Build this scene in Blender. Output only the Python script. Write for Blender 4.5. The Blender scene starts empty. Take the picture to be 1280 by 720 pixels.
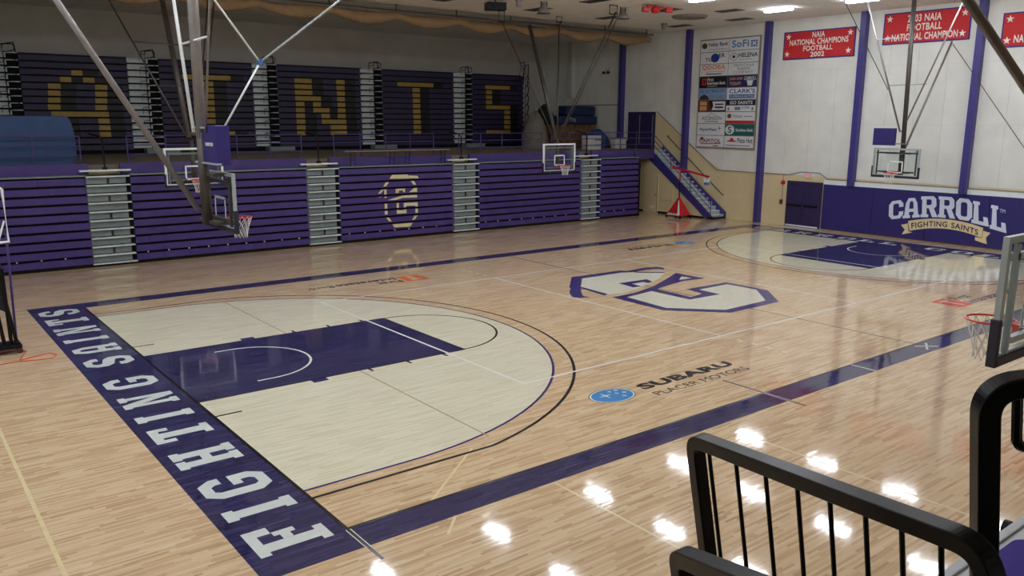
import bpy, math, random
from mathutils import Vector, Matrix
from mathutils.geometry import tessellate_polygon
random.seed(7)
D = bpy.data
SC = bpy.context.scene
COL = SC.collection

# ---------------------------------------------------------------- camera
CAM = Vector((-4.22, -8.70, 5.0)); YAW, PITCH, ROLL, FPX = .9075, -.2022, .0055, 1028.0
FWD = Vector((math.cos(PITCH)*math.cos(YAW), math.cos(PITCH)*math.sin(YAW), math.sin(PITCH)))
_rt = Vector((math.sin(YAW), -math.cos(YAW), 0)); _up = _rt.cross(FWD)
RT = math.cos(ROLL)*_rt + math.sin(ROLL)*_up
UP = -math.sin(ROLL)*_rt + math.cos(ROLL)*_up
cam = D.cameras.new('camera'); cam.sensor_width = 36; cam.lens = FPX*36/1280; cam.clip_end = 200; cam.clip_start = .05
co = D.objects.new('camera', cam); COL.objects.link(co)
m = Matrix((RT, UP, -FWD)).transposed().to_4x4(); m.translation = CAM
co.matrix_world = m
SC.camera = co
# ---------------------------------------------------------------- light and exposure
SC.view_settings.view_transform = 'Standard'; SC.view_settings.look = 'None'
SC.view_settings.gamma = 1; SC.view_settings.use_curve_mapping = False
SC.view_settings.exposure = 0.0
LAMP = 47.0                       # radiance of the lit ceiling panels
w = D.worlds.new('world'); SC.world = w; w.use_nodes = True
w.node_tree.nodes['Background'].inputs[0].default_value = (.9, .95, 1, 1)
w.node_tree.nodes['Background'].inputs[1].default_value = .02

# ---------------------------------------------------------------- helpers
def px(u, v, ax, val):            # photo pixel -> point on an axis plane of the hall
    d = RT*((u-640)/FPX) - UP*((v-360)/FPX) + FWD
    return CAM + d*((val-CAM[ax])/d[ax])
def lin(c):
    return tuple(((x/255)/12.92 if x/255 <= .04045 else ((x/255+.055)/1.055)**2.4) for x in c)+(1,)
MATS = {}
def mat(name, rgb, rough=.5, metal=0, var=.08, scale=6, bump=0, coat=0, spec=.5):
    if name in MATS: return MATS[name]
    mt = D.materials.new(name); mt.use_nodes = True; nt = mt.node_tree; b = nt.nodes['Principled BSDF']
    b.inputs['Roughness'].default_value = rough; b.inputs['Metallic'].default_value = metal
    b.inputs['Coat Weight'].default_value = coat; b.inputs['Specular IOR Level'].default_value = spec
    g = nt.nodes.new('ShaderNodeNewGeometry'); n = nt.nodes.new('ShaderNodeTexNoise')
    n.inputs['Scale'].default_value = scale; n.inputs['Detail'].default_value = 3
    nt.links.new(g.outputs['Position'], n.inputs['Vector'])
    r = nt.nodes.new('ShaderNodeValToRGB'); c = lin(rgb)
    r.color_ramp.elements[0].position = .3; r.color_ramp.elements[1].position = .7
    r.color_ramp.elements[0].color = tuple(x*(1-var) for x in c[:3])+(1,)
    r.color_ramp.elements[1].color = tuple(min(1, x*(1+var)) for x in c[:3])+(1,)
    nt.links.new(n.outputs['Fac'], r.inputs['Fac']); nt.links.new(r.outputs['Color'], b.inputs['Base Color'])
    if bump:
        bp = nt.nodes.new('ShaderNodeBump'); bp.inputs['Strength'].default_value = bump; bp.inputs['Distance'].default_value = .01
        nt.links.new(n.outputs['Fac'], bp.inputs['Height']); nt.links.new(bp.outputs['Normal'], b.inputs['Normal'])
    MATS[name] = mt
    return mt
def wood(name, cols, rough=.06, tilt=.008, grain=.35):
    """strip flooring along x: one random tone per strip, streaky grain, lacquer"""
    mt = D.materials.new(name); mt.use_nodes = True; nt = mt.node_tree; N = nt.nodes.new; L = nt.links.new
    b = nt.nodes['Principled BSDF']; b.inputs['Roughness'].default_value = rough
    b.inputs['Specular IOR Level'].default_value = .5
    g = N('ShaderNodeNewGeometry'); s = N('ShaderNodeSeparateXYZ'); L(g.outputs['Position'], s.inputs[0])
    def mth(op, a, bb=None):
        q = N('ShaderNodeMath'); q.operation = op
        for i, t in enumerate((a, bb)):
            if t is None: continue
            if isinstance(t, (int, float)): q.inputs[i].default_value = t
            else: L(t, q.inputs[i])
        return q.outputs[0]
    row = mth('FLOOR', mth('DIVIDE', s.outputs['Y'], .04))
    w1 = N('ShaderNodeTexWhiteNoise'); w1.noise_dimensions = '1D'; L(row, w1.inputs['W'])
    xo = mth('ADD', mth('DIVIDE', s.outputs['X'], .5), mth('MULTIPLY', w1.outputs['Value'], 37.0))
    cell = mth('FLOOR', xo)
    cv = N('ShaderNodeCombineXYZ'); L(row, cv.inputs[0]); L(cell, cv.inputs[1])
    w2 = N('ShaderNodeTexWhiteNoise'); w2.noise_dimensions = '2D'; L(cv.outputs[0], w2.inputs['Vector'])
    mp = N('ShaderNodeMapping'); mp.inputs['Scale'].default_value = (1.3, 34, 1); L(g.outputs['Position'], mp.inputs['Vector'])
    nz = N('ShaderNodeTexNoise'); nz.inputs['Scale'].default_value = 1.0; nz.inputs['Detail'].default_value = 4; L(mp.outputs[0], nz.inputs['Vector'])
    fac = mth('ADD', mth('MULTIPLY', w2.outputs['Value'], 1-grain), mth('MULTIPLY', nz.outputs['Fac'], grain))
    rp = N('ShaderNodeValToRGB'); e = rp.color_ramp.elements
    while len(e) < len(cols): e.new(.5)
    for i, c in enumerate(cols):
        e[i].position = .04+.9*i/(len(cols)-1); e[i].color = lin(c)
    L(fac, rp.inputs['Fac']); L(rp.outputs['Color'], b.inputs['Base Color'])
    vm = N('ShaderNodeVectorMath'); vm.operation = 'SUBTRACT'; L(w2.outputs['Color'], vm.inputs[0]); vm.inputs[1].default_value = (.5, .5, .5)
    vs = N('ShaderNodeVectorMath'); vs.operation = 'MULTIPLY'; L(vm.outputs[0], vs.inputs[0]); vs.inputs[1].default_value = (tilt*.5, tilt, 0)
    va = N('ShaderNodeVectorMath'); va.operation = 'ADD'; L(vs.outputs[0], va.inputs[0]); L(g.outputs['Normal'], va.inputs[1])
    vn = N('ShaderNodeVectorMath'); vn.operation = 'NORMALIZE'; L(va.outputs[0], vn.inputs[0]); L(vn.outputs[0], b.inputs['Normal'])
    MATS[name] = mt
    return mt
def emit(name, rgb, st):
    mt = D.materials.new(name); mt.use_nodes = True; nt = mt.node_tree; nt.nodes.remove(nt.nodes['Principled BSDF'])
    e = nt.nodes.new('ShaderNodeEmission'); e.inputs[0].default_value = lin(rgb); e.inputs[1].default_value = st
    nt.links.new(e.outputs[0], nt.nodes['Material Output'].inputs[0]); MATS[name] = mt; return mt
def glass(name, tint=(225, 235, 235), fac=.92):
    mt = D.materials.new(name); mt.use_nodes = True; nt = mt.node_tree; nt.nodes.remove(nt.nodes['Principled BSDF'])
    t = nt.nodes.new('ShaderNodeBsdfTransparent'); t.inputs[0].default_value = lin(tint)
    gl = nt.nodes.new('ShaderNodeBsdfGlossy'); gl.inputs['Roughness'].default_value = .03
    lw = nt.nodes.new('ShaderNodeLayerWeight'); lw.inputs[0].default_value = .5
    pw = nt.nodes.new('ShaderNodeMath'); pw.operation = 'POWER'; pw.inputs[1].default_value = 5; nt.links.new(lw.outputs['Facing'], pw.inputs[0])
    fr = nt.nodes.new('ShaderNodeMath'); fr.operation = 'MULTIPLY_ADD'; fr.inputs[1].default_value = .55; fr.inputs[2].default_value = .03; nt.links.new(pw.outputs[0], fr.inputs[0])
    mx = nt.nodes.new('ShaderNodeMixShader'); nt.links.new(fr.outputs[0], mx.inputs[0])
    nt.links.new(t.outputs[0], mx.inputs[1]); nt.links.new(gl.outputs[0], mx.inputs[2])
    nt.links.new(mx.outputs[0], nt.nodes['Material Output'].inputs[0]); MATS[name] = mt; return mt

class MB:
    def __init__(s): s.v = []; s.f = []
    def box(s, x0, x1, y0, y1, z0, z1):
        b = len(s.v)
        s.v += [(x, y, z) for z in (z0, z1) for y in (y0, y1) for x in (x0, x1)]
        s.f += [tuple(b+i for i in q) for q in ((0, 2, 3, 1), (4, 5, 7, 6), (0, 1, 5, 4), (2, 6, 7, 3), (0, 4, 6, 2), (1, 3, 7, 5))]
        return s
    def obox(s, o, ax, ay, az):   # oriented box from corner o with edge vectors
        b = len(s.v); o, ax, ay, az = map(Vector, (o, ax, ay, az))
        s.v += [tuple(o+ax*i+ay*j+az*k) for k in (0, 1) for j in (0, 1) for i in (0, 1)]
        s.f += [tuple(b+i for i in q) for q in ((0, 2, 3, 1), (4, 5, 7, 6), (0, 1, 5, 4), (2, 6, 7, 3), (0, 4, 6, 2), (1, 3, 7, 5))]
        return s
    def tube(s, pts, r, n=8, square=False, r1=None, caps=True, upref=None):
        pts = [Vector(p) for p in pts]; n = 4 if square else n
        closed = (pts[0]-pts[-1]).length < 1e-6 and len(pts) > 2
        if closed: pts = pts[:-1]
        K = len(pts); rings = []
        for i, p in enumerate(pts):
            a = pts[i-1] if (i > 0 or closed) else p; c = pts[(i+1) % K] if (i < K-1 or closed) else p
            t1 = (p-a).normalized() if (p-a).length > 1e-9 else None; t2 = (c-p).normalized() if (c-p).length > 1e-9 else None
            t = ((t1 or t2)+(t2 or t1)).normalized()
            ref = Vector(upref) if upref else (Vector((0, 0, 1)) if abs(t.z) < .95 else Vector((1, 0, 0)))
            e1 = t.cross(ref).normalized(); e2 = e1.cross(t)
            rr = r if r1 is None else r+(r1-r)*i/(K-1)
            k = 1.0
            if t1 and t2: k = 1/max(.5, math.cos(t1.angle(t2)/2))
            if square: rr *= 1.41421
            off = math.pi/4 if square else 0
            rings.append([len(s.v)+j for j in range(n)])
            for j in range(n):
                an = 2*math.pi*j/n+off; q = p+e1*(math.cos(an)*rr)+e2*(math.sin(an)*rr)
                s.v.append(tuple(q))
        m2 = K if closed else K-1
        for i in range(m2):
            A, B = rings[i], rings[(i+1) % K]
            for j in range(n): s.f.append((A[j], A[(j+1) % n], B[(j+1) % n], B[j]))
        if caps and not closed:
            s.f.append(tuple(reversed(rings[0]))); s.f.append(tuple(rings[-1]))
        return s
    def flat(s, pts):             # any simple polygon, tessellated
        pts = [Vector(p) for p in pts]; b = len(s.v); s.v += [tuple(p) for p in pts]
        for t in tessellate_polygon([pts]): s.f.append(tuple(b+i for i in t))
        return s
    def prism(s, pts, d):         # polygon extruded by vector d
        pts = [Vector(p) for p in pts]; d = Vector(d); b = len(s.v); n = len(pts)
        s.v += [tuple(p) for p in pts]+[tuple(p+d) for p in pts]
        for t in tessellate_polygon([pts]):
            s.f.append(tuple(b+i for i in t)); s.f.append(tuple(b+n+i for i in reversed(t)))
        for i in range(n): j = (i+1) % n; s.f.append((b+i, b+j, b+n+j, b+n+i))
        return s
    def lathe(s, prof, c, n=20, axis=2):
        b = len(s.v); c = Vector(c)
        for r, z in prof:
            for j in range(n):
                a = 2*math.pi*j/n; q = [math.cos(a)*r, math.sin(a)*r, z]
                if axis == 0: q = [q[2], q[0], q[1]]
                if axis == 1: q = [q[1], q[2], q[0]]
                s.v.append(tuple(c+Vector(q)))
        for i in range(len(prof)-1):
            for j in range(n): s.f.append((b+i*n+j, b+i*n+(j+1) % n, b+(i+1)*n+(j+1) % n, b+(i+1)*n+j))
        return s
    def build(s, name, material, parent=None, bevel=0, smooth=False):
        me = D.meshes.new(name); me.from_pydata(s.v, [], s.f); me.update()
        o = D.objects.new(name, me); COL.objects.link(o)
        me.materials.append(MATS[material] if isinstance(material, str) else material)
        import bmesh
        bm = bmesh.new(); bm.from_mesh(me); bmesh.ops.recalc_face_normals(bm, faces=bm.faces[:]); bm.to_mesh(me); bm.free()
        if smooth:
            for p in me.polygons: p.use_smooth = True
        if bevel:
            bv = o.modifiers.new('bevel', 'BEVEL'); bv.width = bevel; bv.segments = 2; bv.limit_method = 'ANGLE'
        if parent: o.parent = parent; o.matrix_parent_inverse = Matrix.Translation(-parent.location)
        return o
def up_facing(o, d):              # make a flat print face one way
    me = o.data
    for p in me.polygons:
        if p.normal.dot(Vector(d)) < 0: p.flip()
    return o
def tag(o, label, cat, group=None):
    o['label'] = label; o['category'] = cat
    if group: o['group'] = group
    return o
def thing(name, label, cat, loc, group=None):
    o = D.objects.new(name, None); COL.objects.link(o); o.location = loc; o.empty_display_size = .1
    return tag(o, label, cat, group)
def struct(o, label=None):
    o['kind'] = 'structure'
    if label: o['label'] = label
    return o
# lettering with the built-in font: returns triangles in a 0..1 box
_TC = {}
def text_mesh(txt, spacing=1.0, bold=0):
    key = (txt, spacing, bold)
    if key in _TC: return _TC[key]
    cu = D.curves.new('t', 'FONT'); cu.body = txt; cu.resolution_u = 3; cu.fill_mode = 'FRONT'; cu.space_character = spacing; cu.offset = bold
    o = D.objects.new('t', cu); COL.objects.link(o)
    dg = bpy.context.evaluated_depsgraph_get(); me = o.evaluated_get(dg).to_mesh()
    v = [tuple(x.co) for x in me.vertices]; f = [tuple(p.vertices) for p in me.polygons]
    o.evaluated_get(dg).to_mesh_clear(); D.objects.remove(o); D.curves.remove(cu)
    x0 = min(a[0] for a in v); x1 = max(a[0] for a in v); y0 = min(a[1] for a in v); y1 = max(a[1] for a in v)
    v = [((a[0]-x0)/(x1-x0), (a[1]-y0)/max(1e-6, y1-y0)) for a in v]
    _TC[key] = (v, f); return v, f
def put_text(mb, txt, fn, spacing=1.0, bold=0):
    v, f = text_mesh(txt, spacing+(.06 if bold else 0), .05 if bold >= .02 else (.022 if bold else 0))
    b = len(mb.v); mb.v += [tuple(fn(s, t)) for s, t in v]; mb.f += [tuple(b+i for i in q) for q in f]
    return mb
def R(a, b, c, d): return [(a, b), (c, b), (c, d), (a, d)]
OCT = [(0, .2), (.22, 0), (.78, 0), (1, .2)]
GLYPH = {
 'F': [R(.12, 0, .42, 1), R(0, 0, .56, .14), R(0, .85, 1, 1), R(.74, .66, 1, .86), R(.42, .43, .64, .57), R(.6, .35, .76, .65)],
 'E': [R(.12, 0, .42, 1), R(0, 0, 1, .15), R(.74, .15, 1, .34), R(0, .85, 1, 1), R(.74, .66, 1, .86), R(.42, .43, .64, .57), R(.6, .35, .76, .65)],
 'I': [R(.16, 0, .84, 1), R(0, 0, 1, .16), R(0, .84, 1, 1)],
 'G': [OCT+[(1, .52), (.5, .52), (.5, .37), (.7, .37), (.7, .24), (.62, .17), (.38, .17), (.3, .24), (.3, .76), (.38, .83), (.62, .83), (.7, .76), (.7, .66), (1, .66), (1, .8), (.78, 1), (.22, 1), (0, .8)]],
 'C': [OCT+[(1, .38), (.7, .38), (.7, .24), (.62, .17), (.38, .17), (.3, .24), (.3, .76), (.38, .83), (.62, .83), (.7, .76), (.7, .62), (1, .62), (1, .8), (.78, 1), (.22, 1), (0, .8)]],
 'O': [[(.5, 0), (.78, 0), (1, .2), (1, .8), (.78, 1), (.5, 1), (.5, .83), (.62, .83), (.7, .76), (.7, .24), (.62, .17), (.5, .17)],
       [(.5, 0), (.5, .17), (.38, .17), (.3, .24), (.3, .76), (.38, .83), (.5, .83), (.5, 1), (.22, 1), (0, .8), (0, .2), (.22, 0)]],
 'S': [[(0, .2), (.22, 0), (.78, 0), (1, .2), (1, .44), (.8, .58), (.36, .66), (.3, .7), (.3, .77), (.38, .84), (.62, .84), (.7, .77), (.7, .69), (1, .69), (1, .8), (.78, 1), (.22, 1), (0, .8), (0, .58), (.2, .43), (.64, .35), (.7, .31), (.7, .23), (.62, .16), (.38, .16), (.3, .23), (.3, .32), (0, .32)]],
 'H': [R(.08, 0, .38, 1), R(.62, 0, .92, 1), R(0, 0, .46, .15), R(.54, 0, 1, .15), R(0, .85, .46, 1), R(.54, .85, 1, 1), R(.3, .42, .7, .58)],
 'T': [R(.33, 0, .67, 1), R(.18, 0, .82, .14), R(0, .84, 1, 1), R(0, .66, .2, .9), R(.8, .66, 1, .9)],
 'N': [R(.08, 0, .3, 1), R(0, 0, .4, .14), R(0, .86, .34, 1), R(.7, 0, .92, 1), R(.6, .86, 1, 1), [(.1, 1), (.36, 1), (.9, 0), (.64, 0)]],
 'A': [R(.08, 0, .36, .76), R(.64, 0, .92, .76), [(.08, .74), (.36, .74), (.42, .84), (.58, .84), (.64, .74), (.92, .74), (.74, 1), (.26, 1)], R(.3, .3, .7, .46), R(0, 0, .44, .14), R(.56, 0, 1, .14)],
 'R': [R(.08, 0, .36, 1), R(0, 0, .46, .14), R(0, .85, .4, 1), [(.34, .85), (.6, .85), (.68, .8), (.68, .64), (.6, .58), (.34, .58), (.34, .43), (.85, .43), (.97, .54), (.97, .87), (.8, 1), (.34, 1)], [(.48, .46), (.78, .46), (1, 0), (.68, 0)]],
 'L': [R(.1, 0, .42, 1), R(0, .86, .54, 1), R(0, 0, 1, .16), R(.72, .1, 1, .38)],
}
def put_glyph(mb, ch, fn, n=(0, 0, .0003)):
    for i, poly in enumerate(GLYPH[ch]): mb.flat([Vector(fn(s, t))+Vector(n)*i for s, t in poly])
    return mb

# ---------------------------------------------------------------- materials
wood('maple', [(128, 98, 68), (188, 158, 122), (206, 178, 142), (214, 190, 156), (228, 208, 178)], grain=.5)
wood('maple_pale', [(192, 184, 156), (212, 206, 180), (219, 214, 189), (226, 222, 199)], grain=.5)
wood('stain_purple', [(18, 17, 34), (44, 42, 78), (56, 53, 92), (96, 90, 132)], grain=.6)
mat('line_black', (22, 20, 24), .2, var=.1); mat('line_white', (225, 226, 220), .2, var=.04)
mat('line_tan', (170, 150, 116), .2); mat('line_cream', (222, 206, 160), .2); mat('letter_white', (205, 212, 208), .2, var=.04)
mat('logo_purple', (56, 44, 108), .18); mat('logo_pale', (214, 212, 192), .18, var=.05)
mat('sign_blue', (62, 132, 190), .2); mat('orange', (226, 110, 50), .2); mat('red_print', (206, 70, 52), .2)
mat('wall_cream', (226, 226, 218), .7, var=.05, scale=1.3); mat('wall_beige', (222, 204, 160), .6, var=.04, scale=1.5)
mat('wall_far', (206, 202, 194), .8, var=.06, scale=1.0)
mat('column_purple', (62, 55, 126), .4, var=.06); mat('seat_purple', (70, 53, 120), .45, var=.1, scale=2.5)
mat('seat_dark', (50, 41, 78), .5, var=.1, scale=2); mat('seat_yellow', (172, 144, 62), .5, var=.08); mat('seat_black', (10, 10, 13), .5)
mat('logo_cream', (222, 214, 160), .45, var=.05); mat('black', (11, 11, 13), .4, var=.2, spec=.3); mat('gap_shade', (8, 8, 9), .9)
mat('step_grey', (128, 140, 140), .45, var=.08); mat('tread', (222, 230, 230), .4, var=.06); mat('bracket', (40, 42, 46), .5)
mat('stair_grey', (176, 188, 192), .45, var=.06); mat('rail_purple', (74, 60, 120), .4); mat('deck_brown', (128, 116, 100), .6, var=.08, scale=2)
mat('ceiling_trim', (140, 134, 124), .7); mat('curtain_brown', (146, 120, 88), .8, var=.12, scale=4, bump=.3)
mat('steel', (136, 130, 128), .4, .3, var=.08); mat('steel_dark', (84, 78, 74), .4, .5, var=.1); mat('white_paint', (232, 236, 236), .35, var=.03)
mat('frame_grey', (172, 182, 184), .35, .2, var=.05); mat('pad_dark', (34, 34, 52), .55); mat('rim_red', (214, 64, 38), .35)
mat('net', (230, 228, 222), .8); mat('pad_purple', (42, 33, 106), .5, var=.05, scale=2); mat('letter_ice', (224, 230, 246), .5, var=.03)
mat('ribbon', (232, 214, 164), .5, var=.03); mat('ribbon_ink', (44, 36, 80), .5); mat('banner_red', (196, 36, 40), .7, var=.06)
mat('banner_edge', (60, 46, 120), .7); mat('banner_white', (236, 232, 222), .7, var=.03); mat('door_purple', (48, 38, 82), .45)
mat('mat_blue', (42, 72, 116), .6, var=.1, scale=3); mat('tarp_blue', (26, 46, 84), .6, var=.15, scale=3, bump=.3)
mat('pallet', (118, 86, 52), .7, var=.2, scale=5); mat('tarp_dark', (40, 38, 40), .8, var=.2, bump=.4); mat('tarp_grey', (130, 122, 112), .8, var=.1, bump=.4)
mat('off_white', (206, 204, 196), .6, var=.04); mat('red_shiny', (200, 30, 34), .4); mat('rail_black', (7, 7, 9), .3, var=.25, scale=30, bump=.05, spec=.17)
mat('cord', (220, 104, 70), .6); mat('grey_plastic', (170, 172, 178), .45); mat('purple_vinyl', (58, 46, 128), .75, spec=.2)
glass('board_glass', (246, 250, 250))
emit('lamp_glow', (238, 244, 255), LAMP)
def ceiling_mat():
    mt = D.materials.new('ceiling_tile'); mt.use_nodes = True; nt = mt.node_tree; b = nt.nodes['Principled BSDF']; b.inputs['Roughness'].default_value = .85
    g = nt.nodes.new('ShaderNodeNewGeometry'); br = nt.nodes.new('ShaderNodeTexBrick'); nt.links.new(g.outputs['Position'], br.inputs['Vector'])
    br.inputs['Scale'].default_value = 1; br.offset = 0; br.inputs['Brick Width'].default_value = 1.22; br.inputs['Row Height'].default_value = .61
    br.inputs['Mortar Size'].default_value = .012; br.inputs['Color1'].default_value = lin((240, 237, 230)); br.inputs['Color2'].default_value = lin((233, 229, 220))
    br.inputs['Mortar'].default_value = lin((196, 190, 178)); nt.links.new(br.outputs['Color'], b.inputs['Base Color']); MATS['ceiling_tile'] = mt
ceiling_mat()

# ================================================================ SETTING
FT = .3048; L = 94*FT; W = 50*FT; CY = W/2; XW = 31.0; ZC = 9.67; X0 = -9.0; Y0 = -14.0; YF = 33.0
floor = struct(MB().box(X0, XW+.2, Y0, YF+.2, -.1, 0).build('floor', 'maple'), 'glossy maple strip sports floor with court markings')
ceil = struct(MB().box(X0, XW+.2, Y0, YF+.2, ZC, ZC+.1).build('ceiling', 'ceiling_tile'), 'off-white tiled ceiling')
wr = struct(MB().box(XW, XW+.2, Y0, YF+.2, 0, ZC).build('wall_right', 'wall_beige'), 'end wall of cream panels over a beige wainscot')
struct(MB().box(X0, XW, YF, YF+.2, 0, ZC).build('wall_far', 'wall_far'), 'dim cream wall behind the upper bleachers')
struct(MB().box(X0-.2, X0, Y0-.2, YF+.2, 0, ZC).build('wall_left', 'wall_cream'))
struct(MB().box(X0, XW+.2, Y0-.2, Y0, 0, ZC).build('wall_near', 'wall_cream'))
# cream wall sheets 1.22 x 2.44 over the beige wainscot
pan = None
cols = [6.45+4.88*k for k in range(5)]
for r in range(1, 4):
    z0 = 2.44*r; z1 = min(ZC, z0+2.44)
    for k in range(-6, 23):
        y0 = 6.45+1.22*k
        poly = [(y0, z0), (y0+1.22, z0), (y0+1.22, z1), (y0, z1)]
        # the beige field climbs with the stair: trim the sheets to the slanted line
        def cut(p):
            y, z = p
            if y > 18.96 and y0 < 23.3:
                lim = 2.44+(min(y, 23.31)-18.96)*(5.45-2.44)/(23.31-18.96)
                return (y, max(z, lim))
            return p
        q = [cut(p) for p in poly]
        if max(q[2][1], q[3][1])-min(q[0][1], q[1][1]) < .03: continue
        if q[2][1]-q[1][1] < .02 and q[3][1]-q[0][1] < .02: continue
        e = .004
        pts = [(XW-.012, q[0][0]+e, q[0][1]+e), (XW-.012, q[1][0]-e, q[1][1]+e), (XW-.012, q[2][0]-e, q[2][1]-e), (XW-.012, q[3][0]+e, q[3][1]-e)]
        if pts[2][2] <= pts[1][2]: pts = [pts[0], pts[1], pts[3]]
        elif pts[3][2] <= pts[0][2]: pts = [pts[0], pts[1], pts[2]]
        MB().prism(pts, (.012, 0, 0)).build('wall_panel', 'wall_cream', wr)
for i, y in enumerate([6.45-4.88]+cols):
    struct(MB().box(XW-.32, XW-.005, y-.13, y+.13, 2.13 if y < 12 else 0, ZC).build('trim_%d' % (i+1), 'column_purple', bevel=.01), 'purple steel wall column')
struct(MB().box(XW-.25, XW-.005, 30.2, 30.62, 6.3, ZC).build('trim_7', 'off_white', bevel=.01), 'pale boxed column stub')
struct(MB().box(XW-.06, XW-.014, 26.1, 30.2, 5.84, 5.9).build('trim_8', 'ceiling_trim'), 'narrow wall rail')
# upper deck, far side and near side
struct(MB().box(X0, 29.86, 22.45, YF, 3.2, 3.4).box(29.86, XW, 22.75, YF, 3.2, 3.4).build('floor_deck', 'deck_brown'), 'brown floor of the raised deck')
struct(MB().box(X0, 27.9, 22.45, 22.6, 0, 3.2).build('wall_deck', 'wall_beige'))
struct(MB().box(28.1, 29.86, 22.37, 22.45, 2.95, 3.42).box(29.78, 29.86, 22.45, 23.0, 2.95, 3.4).build('trim_9', 'rail_purple'), 'purple fascia of the deck edge')
struct(MB().box(X0, -1.9, Y0, -7.05, 2.75, 2.95).box(X0, -3.0, Y0, -7.9, 2.95, 3.4).build('floor_balcony', 'deck_brown'))
# ceiling: grilles, beam
struct(MB().box(X0, 30.2, 23.5, 23.75, 9.3, ZC).build('trim_10', 'ceiling_trim'), 'grey ceiling beam behind the rolled curtain')

# ---------------------------------------------------------------- floor markings (children of the floor)
ZL = [0]
def decal(name, mats, polys, z, parent=floor):
    mb = MB()
    for p in polys: mb.flat([(a[0], a[1], z) for a in p])
    o = mb.build(name, mats, parent); return up_facing(o, (0, 0, 1))
def rect(x0, x1, y0, y1): return [(x0, y0), (x1, y0), (x1, y1), (x0, y1)]
def strip(pts, wd):
    out = []; n = len(pts)
    for i in range(n-1):
        a = Vector(pts[i]+(0,)); b = Vector(pts[i+1]+(0,)); d = (b-a).normalized(); nn = Vector((-d.y, d.x, 0))*wd/2
        out.append([tuple((a+nn)[:2]), tuple((a-nn)[:2]), tuple((b-nn)[:2]), tuple((b+nn)[:2])])
    return out
def arc(cx, cy, r, a0, a1, n=64): return [(cx+r*math.cos(math.radians(a0+(a1-a0)*i/n)), cy+r*math.sin(math.radians(a0+(a1-a0)*i/n))) for i in range(n+1)]
BX = 5.25*FT; R1 = 20.75*FT; R2 = 22.146*FT
def mir(p): return [(L-x, y) for x, y in p]
for side in (0, 1):
    f = mir if side else (lambda p: p)
    # outline of the inner 3-point area: straight then arc
    ys = CY-R1
    a = math.degrees(math.acos(0))
    inner = [(0, ys)]+arc(BX, CY, R1, -90, 90)+[(0, CY+R1)]
    decal('three_point_area', 'maple_pale', [f(inner)], .0004)
    decal('three_point_line', 'logo_purple', strip(f(inner), .05), .0008)
    d2 = CY-1.02; th = math.degrees(math.asin(d2/R2))
    outer = [(0, 1.02)]+arc(BX, CY, R2, -th, th)+[(0, W-1.02)]
    decal('three_point_line', 'line_black', strip(f(outer), .06), .0008)
    decal('lane_paint', 'stain_purple', [f(rect(0, 19*FT, CY-1.83, CY+1.83))], .0012)
    decal('lane_block', 'logo_purple', [f(rect(2.13, 2.44, CY-2.02, CY-1.83)), f(rect(2.13, 2.44, CY+1.83, CY+2.02))], .0012)
    tk = []
    for x in (3.4, 4.3, 5.2): tk += [f(rect(x-.03, x+.03, CY-2.02, CY-1.8)), f(rect(x-.03, x+.03, CY+1.8, CY+2.02))]
    tk += [f(rect(0, .45, CY-2.75, CY-2.70)), f(rect(0, .45, CY+2.70, CY+2.75))]
    decal('lane_mark', 'line_black', tk, .0016)
    decal('lane_outline', 'line_black', strip(f([(0, CY-1.83), (19*FT, CY-1.83), (19*FT, CY+1.83), (0, CY+1.83)]), .035), .0016)
    decal('free_throw_arc', 'line_black', strip(f(arc(19*FT, CY, 1.80, -90, 90)), .05), .0016)
    decal('restricted_arc', 'line_white', strip(f([(BX-.3, CY-1.25)]+arc(BX, CY, 1.25, -90, 90, 40)+[(BX-.3, CY+1.25)]), .05), .0016)
# bands outside the lines
decal('baseline_band', 'stain_purple', [rect(-1.3, 0, -.56, 15.88)], .0004)
decal('baseline_band', 'stain_purple', [rect(L, L+1.3, -.56, 15.88)], .0004)
decal('sideline_band', 'stain_purple', [rect(0, L, -.56, 0)], .0004)
decal('sideline_band', 'stain_purple', [rect(0, L, W, 15.88)], .0004)
decal('boundary_line', 'line_black', strip([(-.025, 0), (-.025, W)], .05)+strip([(L+.025, 0), (L+.025, W)], .05), .0012)
decal('boundary_line', 'line_black', strip([(-.05, -.025), (L+.05, -.025)], .055), .0012)
decal('boundary_line', 'line_black', strip([(-.05, W+.015), (L+.05, W+.015)], .03), .0012)
decal('corner_line', 'line_white', strip([(-.055, -.05), (-.055, -.6)], .012)+strip([(.005, -.05), (.005, -.6)], .012), .0016)
decal('corner_line', 'line_black', strip([(-.025, 0), (-.025, -.93)], .045), .0014)
decal('half_court_line', 'line_black', strip([(L/2, 0), (L/2, W)], .04), .0006)
decal('coach_line', 'line_black', strip([(8.58, .93), (8.58, -.9)], .045), .0016)
decal('coach_line', 'line_white', strip([(8.55, 0), (8.55, -.56)], .012)+strip([(8.61, 0), (8.61, -.56)], .012), .0018)
decal('table_mark', 'line_white', strip([(11.6, -.02), (11.6, -.56)], .04), .0016)
xm = L/2
decal('cross_mark', 'line_white', strip([(xm-.26, -.42), (xm+.26, -.14)], .05)+strip([(xm-.22, -.12), (xm+.22, -.44)], .05), .0018)
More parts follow.
